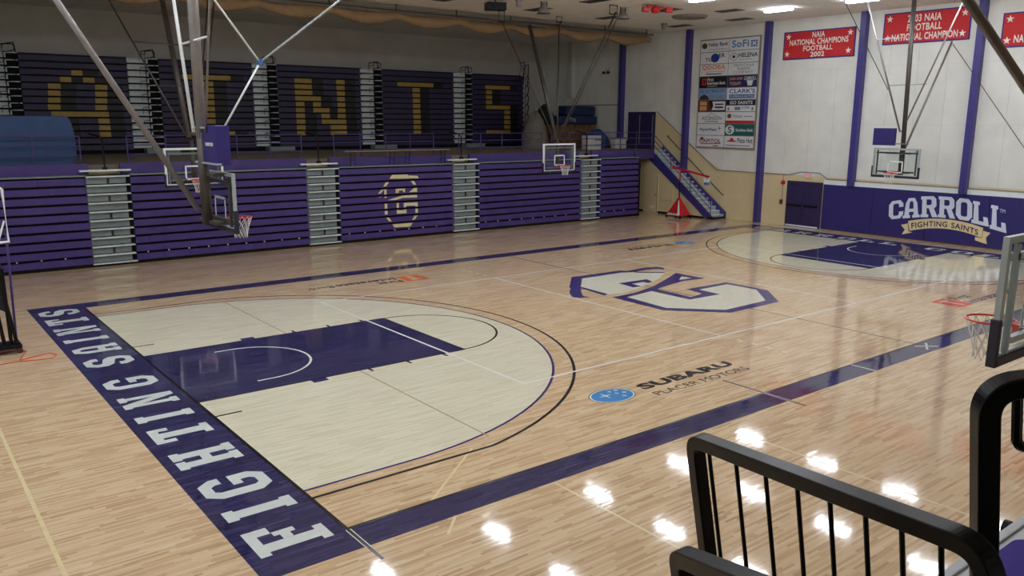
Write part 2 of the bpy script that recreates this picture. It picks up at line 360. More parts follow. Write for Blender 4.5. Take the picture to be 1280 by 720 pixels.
# volleyball court
vx0, vx1, vy0, vy1 = L/2-9, L/2+9, CY-4.5, CY+4.5
decal('volleyball_line', 'line_white', strip([(vx0, vy0), (vx1, vy0), (vx1, vy1), (vx0, vy1), (vx0, vy0)], .06), .0022)
decal('volleyball_line', 'line_white', strip([(L/2-3, vy0), (L/2-3, vy1)], .05)+strip([(L/2+3, vy0), (L/2+3, vy1)], .05), .0022)
ds = []
for x in (L/2-3, L/2+3):
    for k in range(4):
        ds += [rect(x-.025, x+.025, vy0-.45-.4*k-.15, vy0-.45-.4*k), rect(x-.025, x+.025, vy1+.45+.4*k, vy1+.45+.4*k+.15)]
decal('volleyball_dash', 'line_white', ds, .0022)
# pale practice-court lines
decal('practice_line', 'line_tan', strip([(3.19, 1.4), (3.19, CY-1.85)], .03)+strip([(3.19, CY+1.85), (3.19, 13.8)], .03), .0010)
decal('practice_line', 'line_cream', strip([(-3.0, 0.0), (-3.0, 20)], .05), .0006)
decal('practice_line', 'line_cream', strip([(2.9, -.6), (2.9, -5)], .04)+strip([(6.55, -1.0), (6.55, -5)], .04)+strip([(2.69, 1.13), (1.24, 0.0)], .04)+strip([(1.24, -.56), (.9, -.9)], .04), .0006)
# end lettering
def floor_letters(txt, centres, x_bot, x_top, wid, mat_, flip):
    for ch, c in centres:
        wd = wid*(.46 if ch == 'I' else 1)
        mb = MB()
        if not flip: fn = lambda s, t: (x_bot+(x_top-x_bot)*t, c+(s-.5)*wd, .0018)
        else: fn = lambda s, t: (x_bot+(x_top-x_bot)*t, c-(s-.5)*wd, .0018)
        put_glyph(mb, ch, fn); up_facing(mb.build('letter', mat_, floor), (0, 0, 1))
floor_letters('', list(zip('FIGHTINGSAINTS', [.27, 1.16, 2.06, 3.31, 4.53, 5.46, 6.49, 7.73, 9.5, 10.68, 11.68, 12.73, 13.88, 14.98])), -.22, -1.14, .69, 'letter_white', False)
floor_letters('', list(zip('CARROLLCOLLEGE', [14.7, 13.55, 12.5, 11.45, 10.35, 9.4, 8.42, 6.54, 5.5, 4.46, 3.5, 2.5, 1.5, .5])), L+.2, L+.85, .72, 'letter_white', True)
# centre emblem traced on the floor plane
def fpx(pts, sc=300/1280, ox=690, oy=310): return [tuple(px(ox+x*sc, oy+y*sc, 2, 0)[:2]) for x, y in pts]
emb = [[(105,155),(365,120),(440,127),(370,132),(165,163),(152,205),(300,243),(280,253),(155,215),(155,235),(165,255),(205,263),(150,266),(110,262),(95,245),(93,232),(100,215),(92,210)],
       [(395,124),(500,104),(560,101),(592,106),(603,116),(560,111),(500,116),(440,127)], [(440,126),(600,129),(598,135),(440,131)],
       [(320,263),(590,332),(955,345),(1210,287),(1150,225),(930,183),(715,220),(800,243),(740,262),(560,218),(690,178),(815,162),(660,133),(610,165),(540,205),(440,240)]]
decal('centre_emblem', 'logo_purple', [fpx(p) for p in emb], .0012)
decal('centre_emblem_fill', 'logo_pale', [fpx(p) for p in [[(160,163),(370,131),(600,133),(575,160),(520,190),(450,220),(380,240),(305,248),(155,207)],
       [(400,262),(530,230),(735,275),(895,247),(785,222),(935,193),(1090,222),(1140,280),(925,330),(610,320)], [(678,170),(690,152),(745,161)]]], .0016)
decal('centre_emblem_mark', 'logo_purple', [fpx([(355,188),(505,167),(537,180),(512,187),(488,181),(425,191),(478,205),(432,210)])], .0020)
# sponsor prints
def floor_text(txt, x0, x1, y0, y1, mt, flip=False, bold=0, shear=0):
    mb = MB()
    if flip: fn = lambda s, t: (x1-(x1-x0)*s, y1-(y1-y0)*t, .0016)
    else: fn = lambda s, t: (x0+(x1-x0)*s, y0+(y1-y0)*t, .0016)
    put_text(mb, txt, fn, 1.0, bold); up_facing(mb.build('floor_print', mt, floor), (0, 0, 1))
def oval(cx, cy, rx, ry, n=40): return [(cx+rx*math.cos(2*math.pi*i/n), cy+ry*math.sin(2*math.pi*i/n)) for i in range(n)]
def star4(cx, cy, r, q=.28): 
    return [(cx+(r if i % 2 == 0 else r*q)*math.cos(math.pi*i/4), cy+(r if i % 2 == 0 else r*q)*math.sin(math.pi*i/4)) for i in range(8)]
def oval_logo(cx, cy, rx, ry, sg=1):
    decal('oval_emblem', 'line_black', [oval(cx, cy, rx, ry)], .0010); decal('oval_emblem', 'letter_white', [oval(cx, cy, rx*.965, ry*.955)], .0013)
    decal('oval_emblem', 'sign_blue', [oval(cx, cy, rx*.9, ry*.87)], .0016)
    st = [star4(cx-sg*rx*.25, cy+sg*ry*.15, rx*.33, .2)]+[star4(cx+sg*a*rx, cy+sg*b*ry, rx*.13) for a, b in ((.2, .5), (.5, .45), (.3, .1), (.62, 0), (.35, -.4))]
    decal('oval_emblem_star', 'letter_white', st, .0019)
oval_logo(6.2, 1.6, .50, .36)
floor_text('SUBARU', 6.93, 9.66, 1.45, 1.76, 'line_black', False, .03); floor_text('PLACER MOTORS', 6.9, 9.66, 1.07, 1.28, 'line_black')
oval_logo(22.35, 13.65, .5, .36, -1)
floor_text('SUBARU', 19.1, 21.6, 13.5, 13.85, 'line_black', True, .03); floor_text('PLACER MOTORS', 19.1, 21.6, 13.95, 14.15, 'line_black', True)
def bank(x0, y0, flip, cm):
    g = (lambda a, b: (x0-a, y0-b)) if flip else (lambda a, b: (x0+a, y0+b))
    decal('bank_emblem', cm, [[g(*p) for p in [(0, 0), (.8, 0), (.8, .85), (0, .85)]]], .0012)
    decal('bank_emblem_figure', 'maple', [[g(*p) for p in [(.32, .1), (.5, .1), (.5, .62), (.62, .62), (.62, .74), (.2, .74), (.2, .62), (.32, .62)]]], .0016)
    if flip:
        floor_text('First', x0-1.75, x0-.92, y0-.8, y0-.45, 'line_black', True, .006); floor_text('Interstate', x0-2.95, x0-.92, y0-.36, y0-.02, 'line_black', True, .003); floor_text('Bank', x0-3.9, x0-3.05, y0-.36, y0-.02, 'line_black', True)
    else:
        floor_text('First', x0+.92, x0+1.75, y0+.45, y0+.8, 'line_black', False, .006); floor_text('Interstate', x0+.92, x0+2.95, y0+.02, y0+.36, 'line_black', False, .003); floor_text('Bank', x0+3.05, x0+3.9, y0+.02, y0+.36, 'line_black')
bank(9.62, 14.1, True, 'orange'); bank(19.1, 1.08, False, 'red_print')

# ================================================================ BLEACHERS
def bank_rows(name, label, y, z0, pitch, rows, secs, aisles, seat, gap, back, toe_z, rmat='step_grey', rz=0):
    t = thing(name, label, 'bleachers', ((secs[0][0]+secs[-1][1])/2, y+.3, toe_z))
    MB().box(secs[0][0], secs[-1][1], y+.16, back, toe_z, z0+rows*pitch-.02).build('core', 'gap_shade', t)  # near-black backing paints the shade into the row gaps and beside the risers
    R_ = {}
    for r in range(rows):
        za = z0+r*pitch; zb = za+pitch-gap
        for k, (a, b) in enumerate(secs):
            n = max(1, round((b-a)/.46)); mb = MB(); wd = (b-a)/n
            for i in range(n): mb.box(a+i*wd+.002, a+(i+1)*wd-.002, y+r*.006, y+.17, za+.002*(i % 3), zb)
            R_[r, k] = mb.build('seat_row', seat, t)
    for (a, b) in aisles:
        for r in range(rows):
            za = z0+r*pitch
            MB().box(a+.02, b-.14-rz, y+.10, y+.17, za+.02+rz*.15, za+pitch-.03).build('aisle_riser', rmat, t)
            MB().box(a+.01, b-.04, y-.07, y+.17, za+pitch-.05, za+pitch-.012).build('aisle_tread', 'tread', t)
    return t, R_
LSEC = [(-6.0, 1.5), (2.9, 9.32), (10.68, 16.17), (17.55, 23.83), (25.1, 27.9)]
LAIS = [(1.5, 2.9), (9.32, 10.68), (16.17, 17.55), (23.83, 25.1)]
lb, LR = bank_rows('lower_bleachers', 'closed bank of purple bleacher rows with grey aisle steps standing along the court', 21.6, .13, .295, 10, LSEC, LAIS, 'seat_purple', .08, 22.4, 0.0)
for (a, b) in LAIS:               # black bracket in every second riser, tread at the foot, capping step
    for r in range(1, 10, 2):
        MB().box((a+b)/2-.03, (a+b)/2+.03, 21.66, 21.72, .13+r*.295, .13+r*.295+.2).build('bracket', 'bracket', lb)
    MB().box(a, b, 21.58, 21.77, .09, .125).build('aisle_tread', 'tread', lb)
    MB().box(a-.1, b+.1, 21.9, 22.2, 3.2, 3.26).build('aisle_tread', 'tread', lb)
for k, (a, b) in enumerate(LSEC):
    MB().box(a, b, 21.62, 22.0, 3.06, 3.1).build('cap_rail', 'step_grey', lb)
    MB().box(a-.2, b+.2, 22.05, 22.2, 3.1, 3.46).build('back_panel', 'seat_purple', lb)
    n = int((b-a)/.7); mb = MB()
    for i in range(n): mb.box(a+.35+i*.7, a+.39+i*.7, 21.59, 21.65, .13+.295-.055, .13+.295-.01)
    mb.build('row_bracket', 'off_white', lb)['kind'] = 'stuff'
MB().box(-6, 27.9, 21.72, 21.8, 0, .13).build('toe_board', 'black', lb)
mb = MB()
for y, zt in ((21.62, 3.3), (21.95, 3.9)):
    mb.tube([(27.98, y+.3, .1), (27.98, y+.1, 2.6), (27.98, y+.45, zt), (27.98, y+.7, zt), (27.98, y+.5, 2.4), (27.98, y+.6, .1)], .03)
mb.build('end_rail', 'black', lb)
MB().box(27.9, 28.08, 21.66, 22.4, 0, 3.0).build('end_panel', 'black', lb)
# painted G emblem, cut to the seat rows it is painted on
G8 = [[(405,70),(565,65),(570,105),(380,108)],[(560,75),(660,78),(672,103),(565,104)],[(350,130),(385,132),(345,185),(318,185)],[(585,122),(620,122),(648,168),(620,168)],
      [(310,205),(326,215),(290,257),(262,257)],[(325,205),(350,205),(350,300),(328,300)],[(265,278),(296,292),(276,296)],[(440,205),(535,200),(535,224),(440,228)],[(440,226),(474,226),(474,250),(440,252)],[(515,222),(535,222),(535,242),(515,242)],
      [(632,195),(655,195),(655,240),(575,242)],[(520,270),(655,262),(655,295),(500,300)],[(480,284),(520,270),(505,302),(440,320),(360,322)],[(328,345),(355,345),(358,465),(330,465)],
      [(448,345),(472,343),(475,456),(450,458)],[(475,425),(547,420),(548,452),(475,456)],[(520,402),(545,402),(547,425),(520,425)],[(520,350),(660,343),(660,375),(520,380)],[(520,380),(545,380),(545,392),(520,394)],
      [(635,375),(660,375),(662,448),(636,448)],[(630,470),(662,468),(630,515),(600,520)],[(335,488),(365,488),(400,533),(372,535)],[(400,558),(610,545),(585,585),(425,595)]]
def clipz(poly, lo, hi):
    for s, lim in ((1, lo), (-1, -hi)):
        out = []
        for i in range(len(poly)):
            a, b = poly[i], poly[(i+1) % len(poly)]; da, db = s*a[1]-lim, s*b[1]-lim
            if da >= 0: out.append(a)
            if da*db < 0: k = da/(da-db); out.append((a[0]+(b[0]-a[0])*k, a[1]+(b[1]-a[1])*k))
        poly = out
        if len(poly) < 3: return []
    return poly
for r in range(10):
    za = .13+r*.295; mb = MB()
    for p in G8:
        q = [px(440+x/8, 210+y/8, 1, 21.6) for x, y in p]; q = clipz([(v.x, v.z) for v in q], za+.005, za+.295-.082)
        if q: mb.flat([(x, 21.596+r*.006, z) for x, z in q])
    if mb.f: up_facing(mb.build('painted_emblem', 'logo_cream', LR[r, 2]), (0, -1, 0))
# upper bank
UA = [(.05, 1.3), (5.46, 6.8), (11.12, 12.35), (16.94, 18.2), (22.85, 24.1)]
US = [(-6, .05), (1.3, 5.46), (6.8, 11.12), (12.35, 16.94), (18.2, 22.85), (24.1, 27.97)]
UY = 31.4; UZ = 3.57; UP_ = .288
ub, UR = bank_rows('upper_bleachers', 'closed dark purple bleacher bank with yellow letter seats on the raised deck', UY, UZ, UP_, 14, US, UA, 'seat_dark', .07, 32.6, 3.4, 'tread', .3)
LET = {1: [(0,[(89,103)]),(1,[(75,89),(104,118)])]+[(r,[(60,75.5),(119,134)]) for r in (2,3,4,5)]+[(6,[(64,136)]),(7,[(65,79),(123,137)]),(8,[(66,80),(124,138)]),(9,[(67,81),(125,139)])],
       2: [(0,[(227,288)])]+[(r,[(246,266+r*.5)]) for r in range(1,9)]+[(9,[(232,294)])],
       4: [(0,[(160,430)])]+[(r,[(272+r*1.2,327+r*1.2)]) for r in range(1,10)],
       5: [(0,[(820,1003)])]+[(r,[(825,870)]) for r in (1,2,3)]+[(4,[(825,1005)])]+[(r,[(962,1006)]) for r in (5,6,7,8)]+[(9,[(828,1008)])],
       3: [(0,[(658,768),(925,980)]),(1,[(660,770),(928,980)]),(2,[(662,773),(930,982)]),(3,[(664,828),(932,982)]),(4,[(668,722),(778,828),(935,984)]),(5,[(668,724),(780,884),(936,986)]),(6,[(670,726),(832,886),(936,988)]),(7,[(672,728),(834,992)]),(8,[(674,730),(890,994)]),(9,[(676,732),(892,996)])]}
for sec, rows in LET.items():
    for r, runs in rows:
        row = 11-r; za = UZ+row*UP_; zb = za+UP_-.07; yy = UY+row*.006
        conv = (lambda x: x) if sec in (1, 2) else ((lambda x: 240+x/5.142) if sec == 3 else (lambda x: 470+x/6))
        xs = []
        for a, b in runs:
            # the pixel row of this seat row at that column
            v = 100.0
            for _ in range(3):
                p = px(conv(a), v, 1, yy); v += (p.z-(za+zb)/2)*1028/39.0
            xs.append((px(conv(a), v, 1, yy).x, px(conv(b), v, 1, yy).x))
        sx0, sx1 = US[sec]
        for i, (a, b) in enumerate(xs):
            a = max(a, sx0+.05); b = min(b, sx1-.05)
            MB().box(a, b, yy-.008, yy+.02, za+.004, zb+.001).build('yellow_seat', 'seat_yellow', UR[row, sec])
            nx = xs[i+1][0] if i+1 < len(xs) else sx1-.1
            e = min(b+.62, nx)
            if e-b > .05: MB().box(b, e, yy-.006, yy+.02, za+.004, zb+.001).build('black_seat', 'seat_black', UR[row, sec])
for (a, b) in UA:                 # looped aisle rails
    xc = (a+b)/2+.08
    for k in range(7):
        z = UZ+.45+k*.576; mb = MB()
        mb.tube([(xc-.02, UY-.1, z), (xc-.02, UY-.14, z+.36), (xc+.05, UY-.16, z+.42), (xc+.34, UY-.18, z+.42), (xc+.40, UY-.18, z+.34), (xc+.38, UY-.18, z+.2), (xc+.25, UY-.16, z+.14), (xc-.02, UY-.12, z+.1)], .022, 6)
        mb.tube([(xc-.25, UY-.1, z), (xc-.25, UY-.12, z+.25), (xc, UY-.12, z+.28)], .018, 6)
        mb.build('aisle_rail', 'black', ub)
    MB().tube([(xc, UY-.1, UZ), (xc, UY-.1, UZ+13.6*UP_)], .02, 6).build('aisle_rail', 'black', ub)
    MB().tube([(xc-.1, UY+.3, 7.55), (xc-.05, UY+.3, 7.9), (xc+.45, UY+.3, 8.0), (xc+.5, UY+.3, 7.6)], .03, 6).build('aisle_rail', 'black', ub)
    MB().box(a+.4, b+.5, UY-.6, UY-.1, 3.42, 3.62).build('foot_step', 'step_grey', ub)
for k in range(7):
    z = 3.6+k*.56; mb = MB(); mb.tube([(28.02, UY-.05, z), (28.0, UY-.1, z+.5), (28.15, UY-.1, z+.62), (28.3, UY-.05, z+.5), (28.3, UY+.1, z)], .03, 6)
    mb.build('end_rail', 'black', ub)
mb = MB()
for a, z in ((28.02, 7.6), (28.35, 7.45)): mb.tube([(a-.45, UY, z-.3), (a-.3, UY, z+.75), (a-.05, UY, z+.8), (a-.12, UY, z-.3)], .035, 6)
mb.build('end_rail', 'black', ub)
MB().box(-6, 27.9, UY+.3, 32.6, 7.55, 7.62).build('top_board', 'seat_dark', ub)

# ================================================================ SPONSOR BOARD, BANNERS, PADDING ON THE END WALL
def wy(y0, y1, z0, z1, x):        # 0..1 box on the end wall, reading towards -y
    return lambda s, t: (x, y0+(y1-y0)*s, z0+(z1-z0)*t)
BX1 = XW-.06
sb = thing('sponsor_board', 'tall wall board of eighteen sponsor panels hung between purple columns', 'sign', (XW-.05, 18.53, 3.58))
MB().box(BX1, XW-.013, 16.70, 20.42, 3.55, 9.10).build('backing', 'ceiling_trim', sb)
mat('p_white', (222, 224, 226), .5, var=.03); mat('p_black', (26, 24, 26), .5); mat('p_navy', (44, 38, 92), .5); mat('p_sky', (132, 160, 200), .5); mat('p_green', (38, 98, 92), .5); mat('p_brown', (92, 58, 44), .5)
mat('i_dark', (44, 46, 56), .5); mat('i_grey', (120, 122, 126), .5); mat('i_blue', (48, 96, 158), .5); mat('i_teal', (70, 130, 180), .5); mat('i_orange', (232, 122, 44), .5); mat('i_red', (196, 44, 44), .5); mat('i_tan', (206, 164, 116), .5); mat('i_brown', (110, 50, 40), .5); mat('i_navy', (40, 62, 140), .5); mat('i_lime', (70, 84, 36), .5)
# one panel: background, then (kind, material, data in panel fractions)
T_ = lambda m_, s, x0, x1, y0, y1, bold=0: ('t', m_, s, (x0, x1, y0, y1), bold)
B_ = lambda m_, x0, x1, y0, y1: ('p', m_, [(x0, y0), (x1, y0), (x1, y1), (x0, y1)])
O_ = lambda m_, cx, cy, r: ('p', m_, oval(cx, cy, r, r*2.6, 24))
P_ = lambda m_, pts: ('p', m_, pts)
PAN = [[('p_white', [O_('i_lime', .13, .55, .1), T_('i_dark', 'Valley Bank', .26, .97, .38, .8, .003), B_('i_grey', .28, .93, .18, .22)]),
        ('p_white', [T_('i_teal', 'SoFi', .08, .66, .22, .85, .012)]+[B_('i_blue', .73+.08*i, .79+.08*i, .2+.2*j, .35+.2*j) for i in range(3) for j in range(3) if (i, j) != (1, 1)])],
       [('p_white', [T_('i_dark', 'TU', .18, .42, .22, .55, .004), T_('i_dark', 'ER', .66, .88, .52, .88, .004), O_('i_navy', .53, .5, .15)]),
        ('p_white', [O_('i_dark', .17, .5, .125), O_('p_white', .17, .5, .112), O_('i_dark', .17, .5, .05), T_('i_dark', 'HELENA', .33, .97, .42, .8, .003), B_('i_grey', .34, .8, .2, .24)])],
       [('p_white', [T_('i_orange', 'QDOBA', .08, .92, .5, .95, .008), B_('i_orange', .24, .9, .34, .38), B_('i_dark', .22, .8, .12, .2)]),
        ('p_white', [T_('i_grey', 'MONTANA', .2, .88, .68, .92), T_('i_grey', 'RADIO', .33, .75, .4, .62, .004), T_('i_grey', 'COMPANY', .18, .86, .08, .33)])],
       [('p_black', [P_('i_red', [(.1, .25), (.25, .25), (.27, .85), (.1, .85)]), P_('p_black', [(.15, .38), (.2, .38), (.21, .72), (.15, .72)]), T_('p_white', 'First', .3, .52, .58, .88, .004), T_('p_white', 'Interstate Bank', .3, .95, .28, .55, .002), B_('p_white', .3, .66, .12, .16)]),
        ('p_navy', [T_('i_tan', 'JOIN OUR', .06, .52, .56, .84, .003), T_('i_tan', 'TODAY!', .08, .46, .16, .44, .004), T_('p_white', 'CARROLL', .57, .98, .58, .88, .006), P_('p_white', [(.7, .1), (.84, .1), (.88, .55), (.66, .55)])])],
       [('p_sky', [T_('i_navy', 'BIG SKY BROKERS', .04, .95, .62, .9), T_('i_grey', 'Real Estate', .42, .96, .14, .5), P_('i_dark', [(.02, .0), (.4, .0), (.34, .3), (.2, .48), (.06, .28)])]),
        ('p_white', [T_('i_navy', "CLARK'S", .08, .96, .52, .9, .008), B_('i_blue', .08, .95, .08, .42), T_('p_white', 'PLUMBING & HEATING', .12, .92, .16, .34)])],
       [('p_black', [P_('i_brown', [(.0, .0), (.5, .0), (.4, 1), (.0, 1)]), B_('i_tan', .06, .32, .56, .9), B_('i_tan', .06, .32, .1, .48), P_('p_white', [(.52, .9), (.98, .9), (.98, .12), (.5, .12), (.56, .5)]), B_('i_dark', .62, .92, .58, .7), B_('i_dark', .62, .92, .3, .45)]),
        ('p_white', [B_('p_black', 0, 1, .52, 1), T_('p_white', 'GO SAINTS', .12, .9, .62, .92, .006), B_('i_grey', .3, .5, .12, .4), T_('i_teal', 'PUTMA', .55, .82, .24, .42, .004), B_('i_grey', .06, .12, .1, .36), B_('i_grey', .88, .94, .1, .36)])],
       [('p_white', [T_('i_dark', 'ASCENSION', .16, .88, .3, .62), P_('i_grey', [(.3, .6), (.52, .92), (.8, .6), (.78, .6), (.52, .87), (.32, .6)]), B_('i_grey', .28, .76, .12, .2)]),
        ('p_white', [B_('i_red', 0, 1, 0, .26), O_('i_brown', .13, .66, .075), T_('i_grey', 'Pioneer', .26, .6, .52, .8), B_('i_grey', .64, .93, .6, .66)])],
       [('p_white', [T_('i_navy', 'PayneWest', .1, .72, .3, .64, .003), P_('i_grey', [(x*.1+.82, y*.3+.62) for x, y in star4(0, 0, 1, .2)])]),
        ('p_green', [O_('p_white', .17, .5, .16), T_('p_green', 'S', .1, .24, .2, .8, .01), T_('p_white', 'Stockman Bank', .38, .97, .36, .64, .003)])],
       [('p_white', [T_('i_brown', 'CAPITOL', .1, .9, .34, .72, .004), O_('i_brown', .2, .72, .06), P_('i_red', [(.15, .28), (.88, .36), (.88, .28), (.15, .2)]), B_('i_dark', .62, .8, .06, .14)]),
        ('p_white', [P_('i_red', [(.08, .5), (.14, .62), (.2, .66), (.22, .84), (.3, .84), (.32, .66), (.38, .62), (.44, .5)]), T_('i_dark', 'Pizza Hut', .46, .97, .42, .84, .006), B_('i_grey', .05, .9, .14, .22)])]]
zt, zb_ = 9.03, 3.62; ph = (zt-zb_)/9
for r, pair in enumerate(PAN):
    for c, (bg, items) in enumerate(pair):
        y0 = 20.36-c*1.81; y1 = y0-1.77; z1 = zt-r*ph; z0 = z1-ph+.035
        p = MB().box(BX1-.02, BX1, y1, y0, z0, z1).build('sponsor_panel', bg, sb)
        for i, it in enumerate(items):
            mb = MB(); xx = BX1-.022-.0015*i; fn = wy(y0, y1, z0, z1, xx)
            if it[0] == 't':
                a, b, c0, d0 = it[3]; put_text(mb, it[2], lambda s, t: fn(a+(b-a)*s, c0+(d0-c0)*t), 1.0, it[4])
            else: mb.flat([fn(*q) for q in it[2]])
            up_facing(mb.build('panel_print', it[1], p), (-1, 0, 0))
def star5(cx, cy, r): return [(cx+(r if i % 2 == 0 else r*.42)*math.sin(math.pi*i/5), cy+(r if i % 2 == 0 else r*.42)*math.cos(math.pi*i/5)) for i in range(10)]
def banner(y0, y1, z0, z1, lines, label, stars=True):
    x = XW-.05; t = thing('championship_banner', label, 'banner', (x, (y0+y1)/2, z0), 'red football banners on the end wall')
    MB().box(x, x+.03, y1, y0, z0, z1).build('cloth', 'banner_red', t)
    e = .045; mb = MB().box(x-.004, x+.034, y1-e, y0+e, z1-.01, z1+e).box(x-.004, x+.034, y1-e, y0+e, z0-e, z0+.01).box(x-.004, x+.034, y0-.01, y0+e, z0, z1).box(x-.004, x+.034, y1-e, y1+.01, z0, z1)
    mb.build('hem', 'banner_edge', t)
    fn = wy(y0, y1, z0, z1, x-.004); wd = abs(y0-y1); h = z1-z0
    for cx, cy in ((.06, .84), (.94, .84), (.05, .18), (.93, .18)):
        up_facing(MB().flat([fn(cx+a/wd, cy+b/h) for a, b in star5(0, 0, .15)]).build('star', 'banner_white', t), (-1, 0, 0))
    for txt, a, b, c0, d0 in lines:
        up_facing(put_text(MB(), txt, lambda s, t_: fn(a+(b-a)*s, c0+(d0-c0)*t_), 1.0, .006).build('lettering', 'banner_white', t), (-1, 0, 0))
banner(15.38, 11.83, 7.88, 9.06, [('NAIA', .41, .59, .76, .97), ('NATIONAL CHAMPIONS', .08, .92, .5, .72), ('FOOTBALL', .29, .71, .26, .46), ('2002', .4, .6, .03, .22)], 'red banner with four lines of white lettering ending in 2002')
banner(10.48, 6.98, 8.255, 9.445, [('2003 NAIA', .28, .68, .68, .93), ('FOOTBALL', .28, .69, .38, .62), ('NATIONAL CHAMPION', .1, .88, .07, .31)], 'red banner with three lines of white lettering beginning with 2003')
banner(5.71, 2.2, 7.85, 9.05, [('NATIONAL CHAMPION', .12, .88, .1, .34)], 'red banner nearest the padding wordmark, with one low line of white lettering')
# wall padding with the wordmark
wp = thing('wall_padding', 'purple wall padding with the white arched wordmark and cream ribbon', 'wall padding', (XW-.05, 5, 0))
PX_ = XW-.10
y = 12.72; k = 0
while y > -2: 
    MB().box(PX_, XW-.012, y-2.43, y, .05, 2.12).build('pad', 'pad_purple', wp, bevel=.012); y -= 2.44
MB().box(PX_+.01, XW-.012, -1.96, 12.72, 2.12, 2.32).build('cap', 'white_paint', wp)
zz = lambda x, y: px(960+x/4, 210+y/4, 0, PX_-.003)
for ch, q in (('C', [(603,258),(675,250),(678,158),(606,168)]), ('A', [(672,252),(759,246),(750,148),(688,152)]), ('R', [(762,246),(848,246),(843,140),(766,142)]), ('R', [(848,246),(936,254),(934,146),(854,141)]),
              ('O', [(938,254),(1020,268),(1022,158),(942,148)]), ('L', [(1016,274),(1104,294),(1088,174),(1026,164)]), ('L', [(1108,302),(1192,326),(1180,196),(1116,184)])):
    P = [zz(*c) for c in q]
    fn = lambda s, t: (P[0]*(1-s)+P[1]*s)*(1-t)+(P[3]*(1-s)+P[2]*s)*t
    up_facing(put_glyph(MB(), ch, fn, (-.0004, 0, 0)).build('letter', 'letter_ice', wp), (-1, 0, 0))
q = [zz(1158, 222), zz(1186, 226), zz(1186, 208), zz(1158, 204)]
up_facing(put_text(MB(), 'TM', lambda s, t: (q[0]*(1-s)+q[1]*s)*(1-t)+(q[3]*(1-s)+q[2]*s)*t).build('trade_mark', 'letter_ice', wp), (-1, 0, 0))
def quad3(a, b, c, s): return Vector(a)*((1-s)*(1-2*s))+Vector(b)*(4*s*(1-s))+Vector(c)*(s*(2*s-1))
rib = MB(); top = [quad3((700,265),(890,256),(1076,300),i/16) for i in range(17)]; bot = [quad3((708,314),(890,304),(1068,350),i/16) for i in range(17)]
for i in range(16): rib.flat([zz(*top[i]), zz(*top[i+1]), zz(*bot[i+1]), zz(*bot[i])])
for tail in ([(664,284),(700,277),(702,316),(722,322),(668,332),(684,308)], [(1036,344),(1070,352),(1076,314),(1113,325),(1090,348),(1094,381),(1034,361)]): rib.flat([zz(*p) for p in tail])
up_facing(rib.build('ribbon', 'ribbon', wp), (-1, 0, 0))
def rfn(s, t):
    c = quad3((718,305),(885,296),(1050,337),s)*(1-t)+quad3((716,275),(887,268),(1052,309),s)*t
    p = zz(*c); p.x -= .003; return p
for wd_, s0, s1 in (('FIGHTING', 0, .53), ('SAINTS', .59, 1)):
    up_facing(put_text(MB(), wd_, lambda s, t: rfn(s0+(s1-s0)*s, t), 1.05, .003).build('ribbon_lettering', 'ribbon_ink', wp), (-1, 0, 0))
# exit doors beside the padding (mascot print left plain)
d1 = struct(MB().box(XW-.09, XW-.012, 12.80, 14.66, 0, 2.18).build('door_1', 'door_purple'), 'dark purple double door beside the wall padding')
for a, b in ((12.86, 13.71), (13.75, 14.60)):
    MB().box(XW-.12, XW-.09, a, b, .06, 2.12).build('door_leaf', 'door_purple', d1, bevel=.008)
    MB().box(XW-.19, XW-.12, a+.06, b-.06, 1.0, 1.07).build('push_bar', 'black', d1)
    MB().box(XW-.15, XW-.12, a+.3, b-.2, 2.0, 2.08).build('door_closer', 'bracket', d1)
MB().box(XW-.125, XW-.118, 12.86, 14.60, .02, .09).build('door_foot_strip', 'letter_ice', d1)  # pale strip along the foot of both leaves
ex = thing('exit_sign', 'small red lit exit sign above the purple double door', 'sign', (XW-.05, 13.55, 2.42))
emit('exit_red', (255, 120, 130), .9)
MB().box(XW-.09, XW-.013, 13.4, 13.72, 2.36, 2.58).build('housing', 'off_white', ex); up_facing(put_text(MB(), 'EXIT', wy(13.69, 13.43, 2.40, 2.54, XW-.093), 1, .01).build('lettering', 'exit_red', ex), (-1, 0, 0))
fa = thing('fire_alarm', 'red fire alarm horn and pull box joined by a conduit beside the purple door', 'alarm', (XW-.05, 14.95, 1.0))
MB().lathe([(0, -.10), (.09, -.09), (.11, -.03), (.11, 0)], (XW-.006, 14.93, 2.07), axis=0).build('horn', 'red_shiny', fa, smooth=True)
MB().box(XW-.07, XW-.006, 14.9, 15.04, 1.02, 1.24).build('pull_box', 'i_brown', fa); MB().tube([(XW-.02, 14.95, 1.2), (XW-.02, 14.93, 2.44)], .012, 6).build('conduit', 'steel', fa)
MB().tube([(XW-.03, -1.5, 2.36), (XW-.03, 12.6, 2.36), (XW-.03, 13.0, 2.62), (XW-.03, 14.0, 2.62), (XW-.03, 14.6, 2.46), (XW-.03, 18.96, 2.46), (XW-.03, 23.31, 5.47)], .02, 6).build('conduit', 'steel', wr)
el = thing('emergency_light', 'dark twin emergency light high on the wall above the storage mats', 'light', (XW-.1, 27.2, 7.7))
MB().box(XW-.14, XW-.013, 27.0, 27.4, 7.75, 7.95).build('housing', 'off_white', el)
for yy in (27.02, 27.38): MB().lathe([(.03, 0), (.09, -.16), (0, -.16)], (XW-.14, yy, 7.72), 12, axis=0).build('lamp_head', 'black', el)
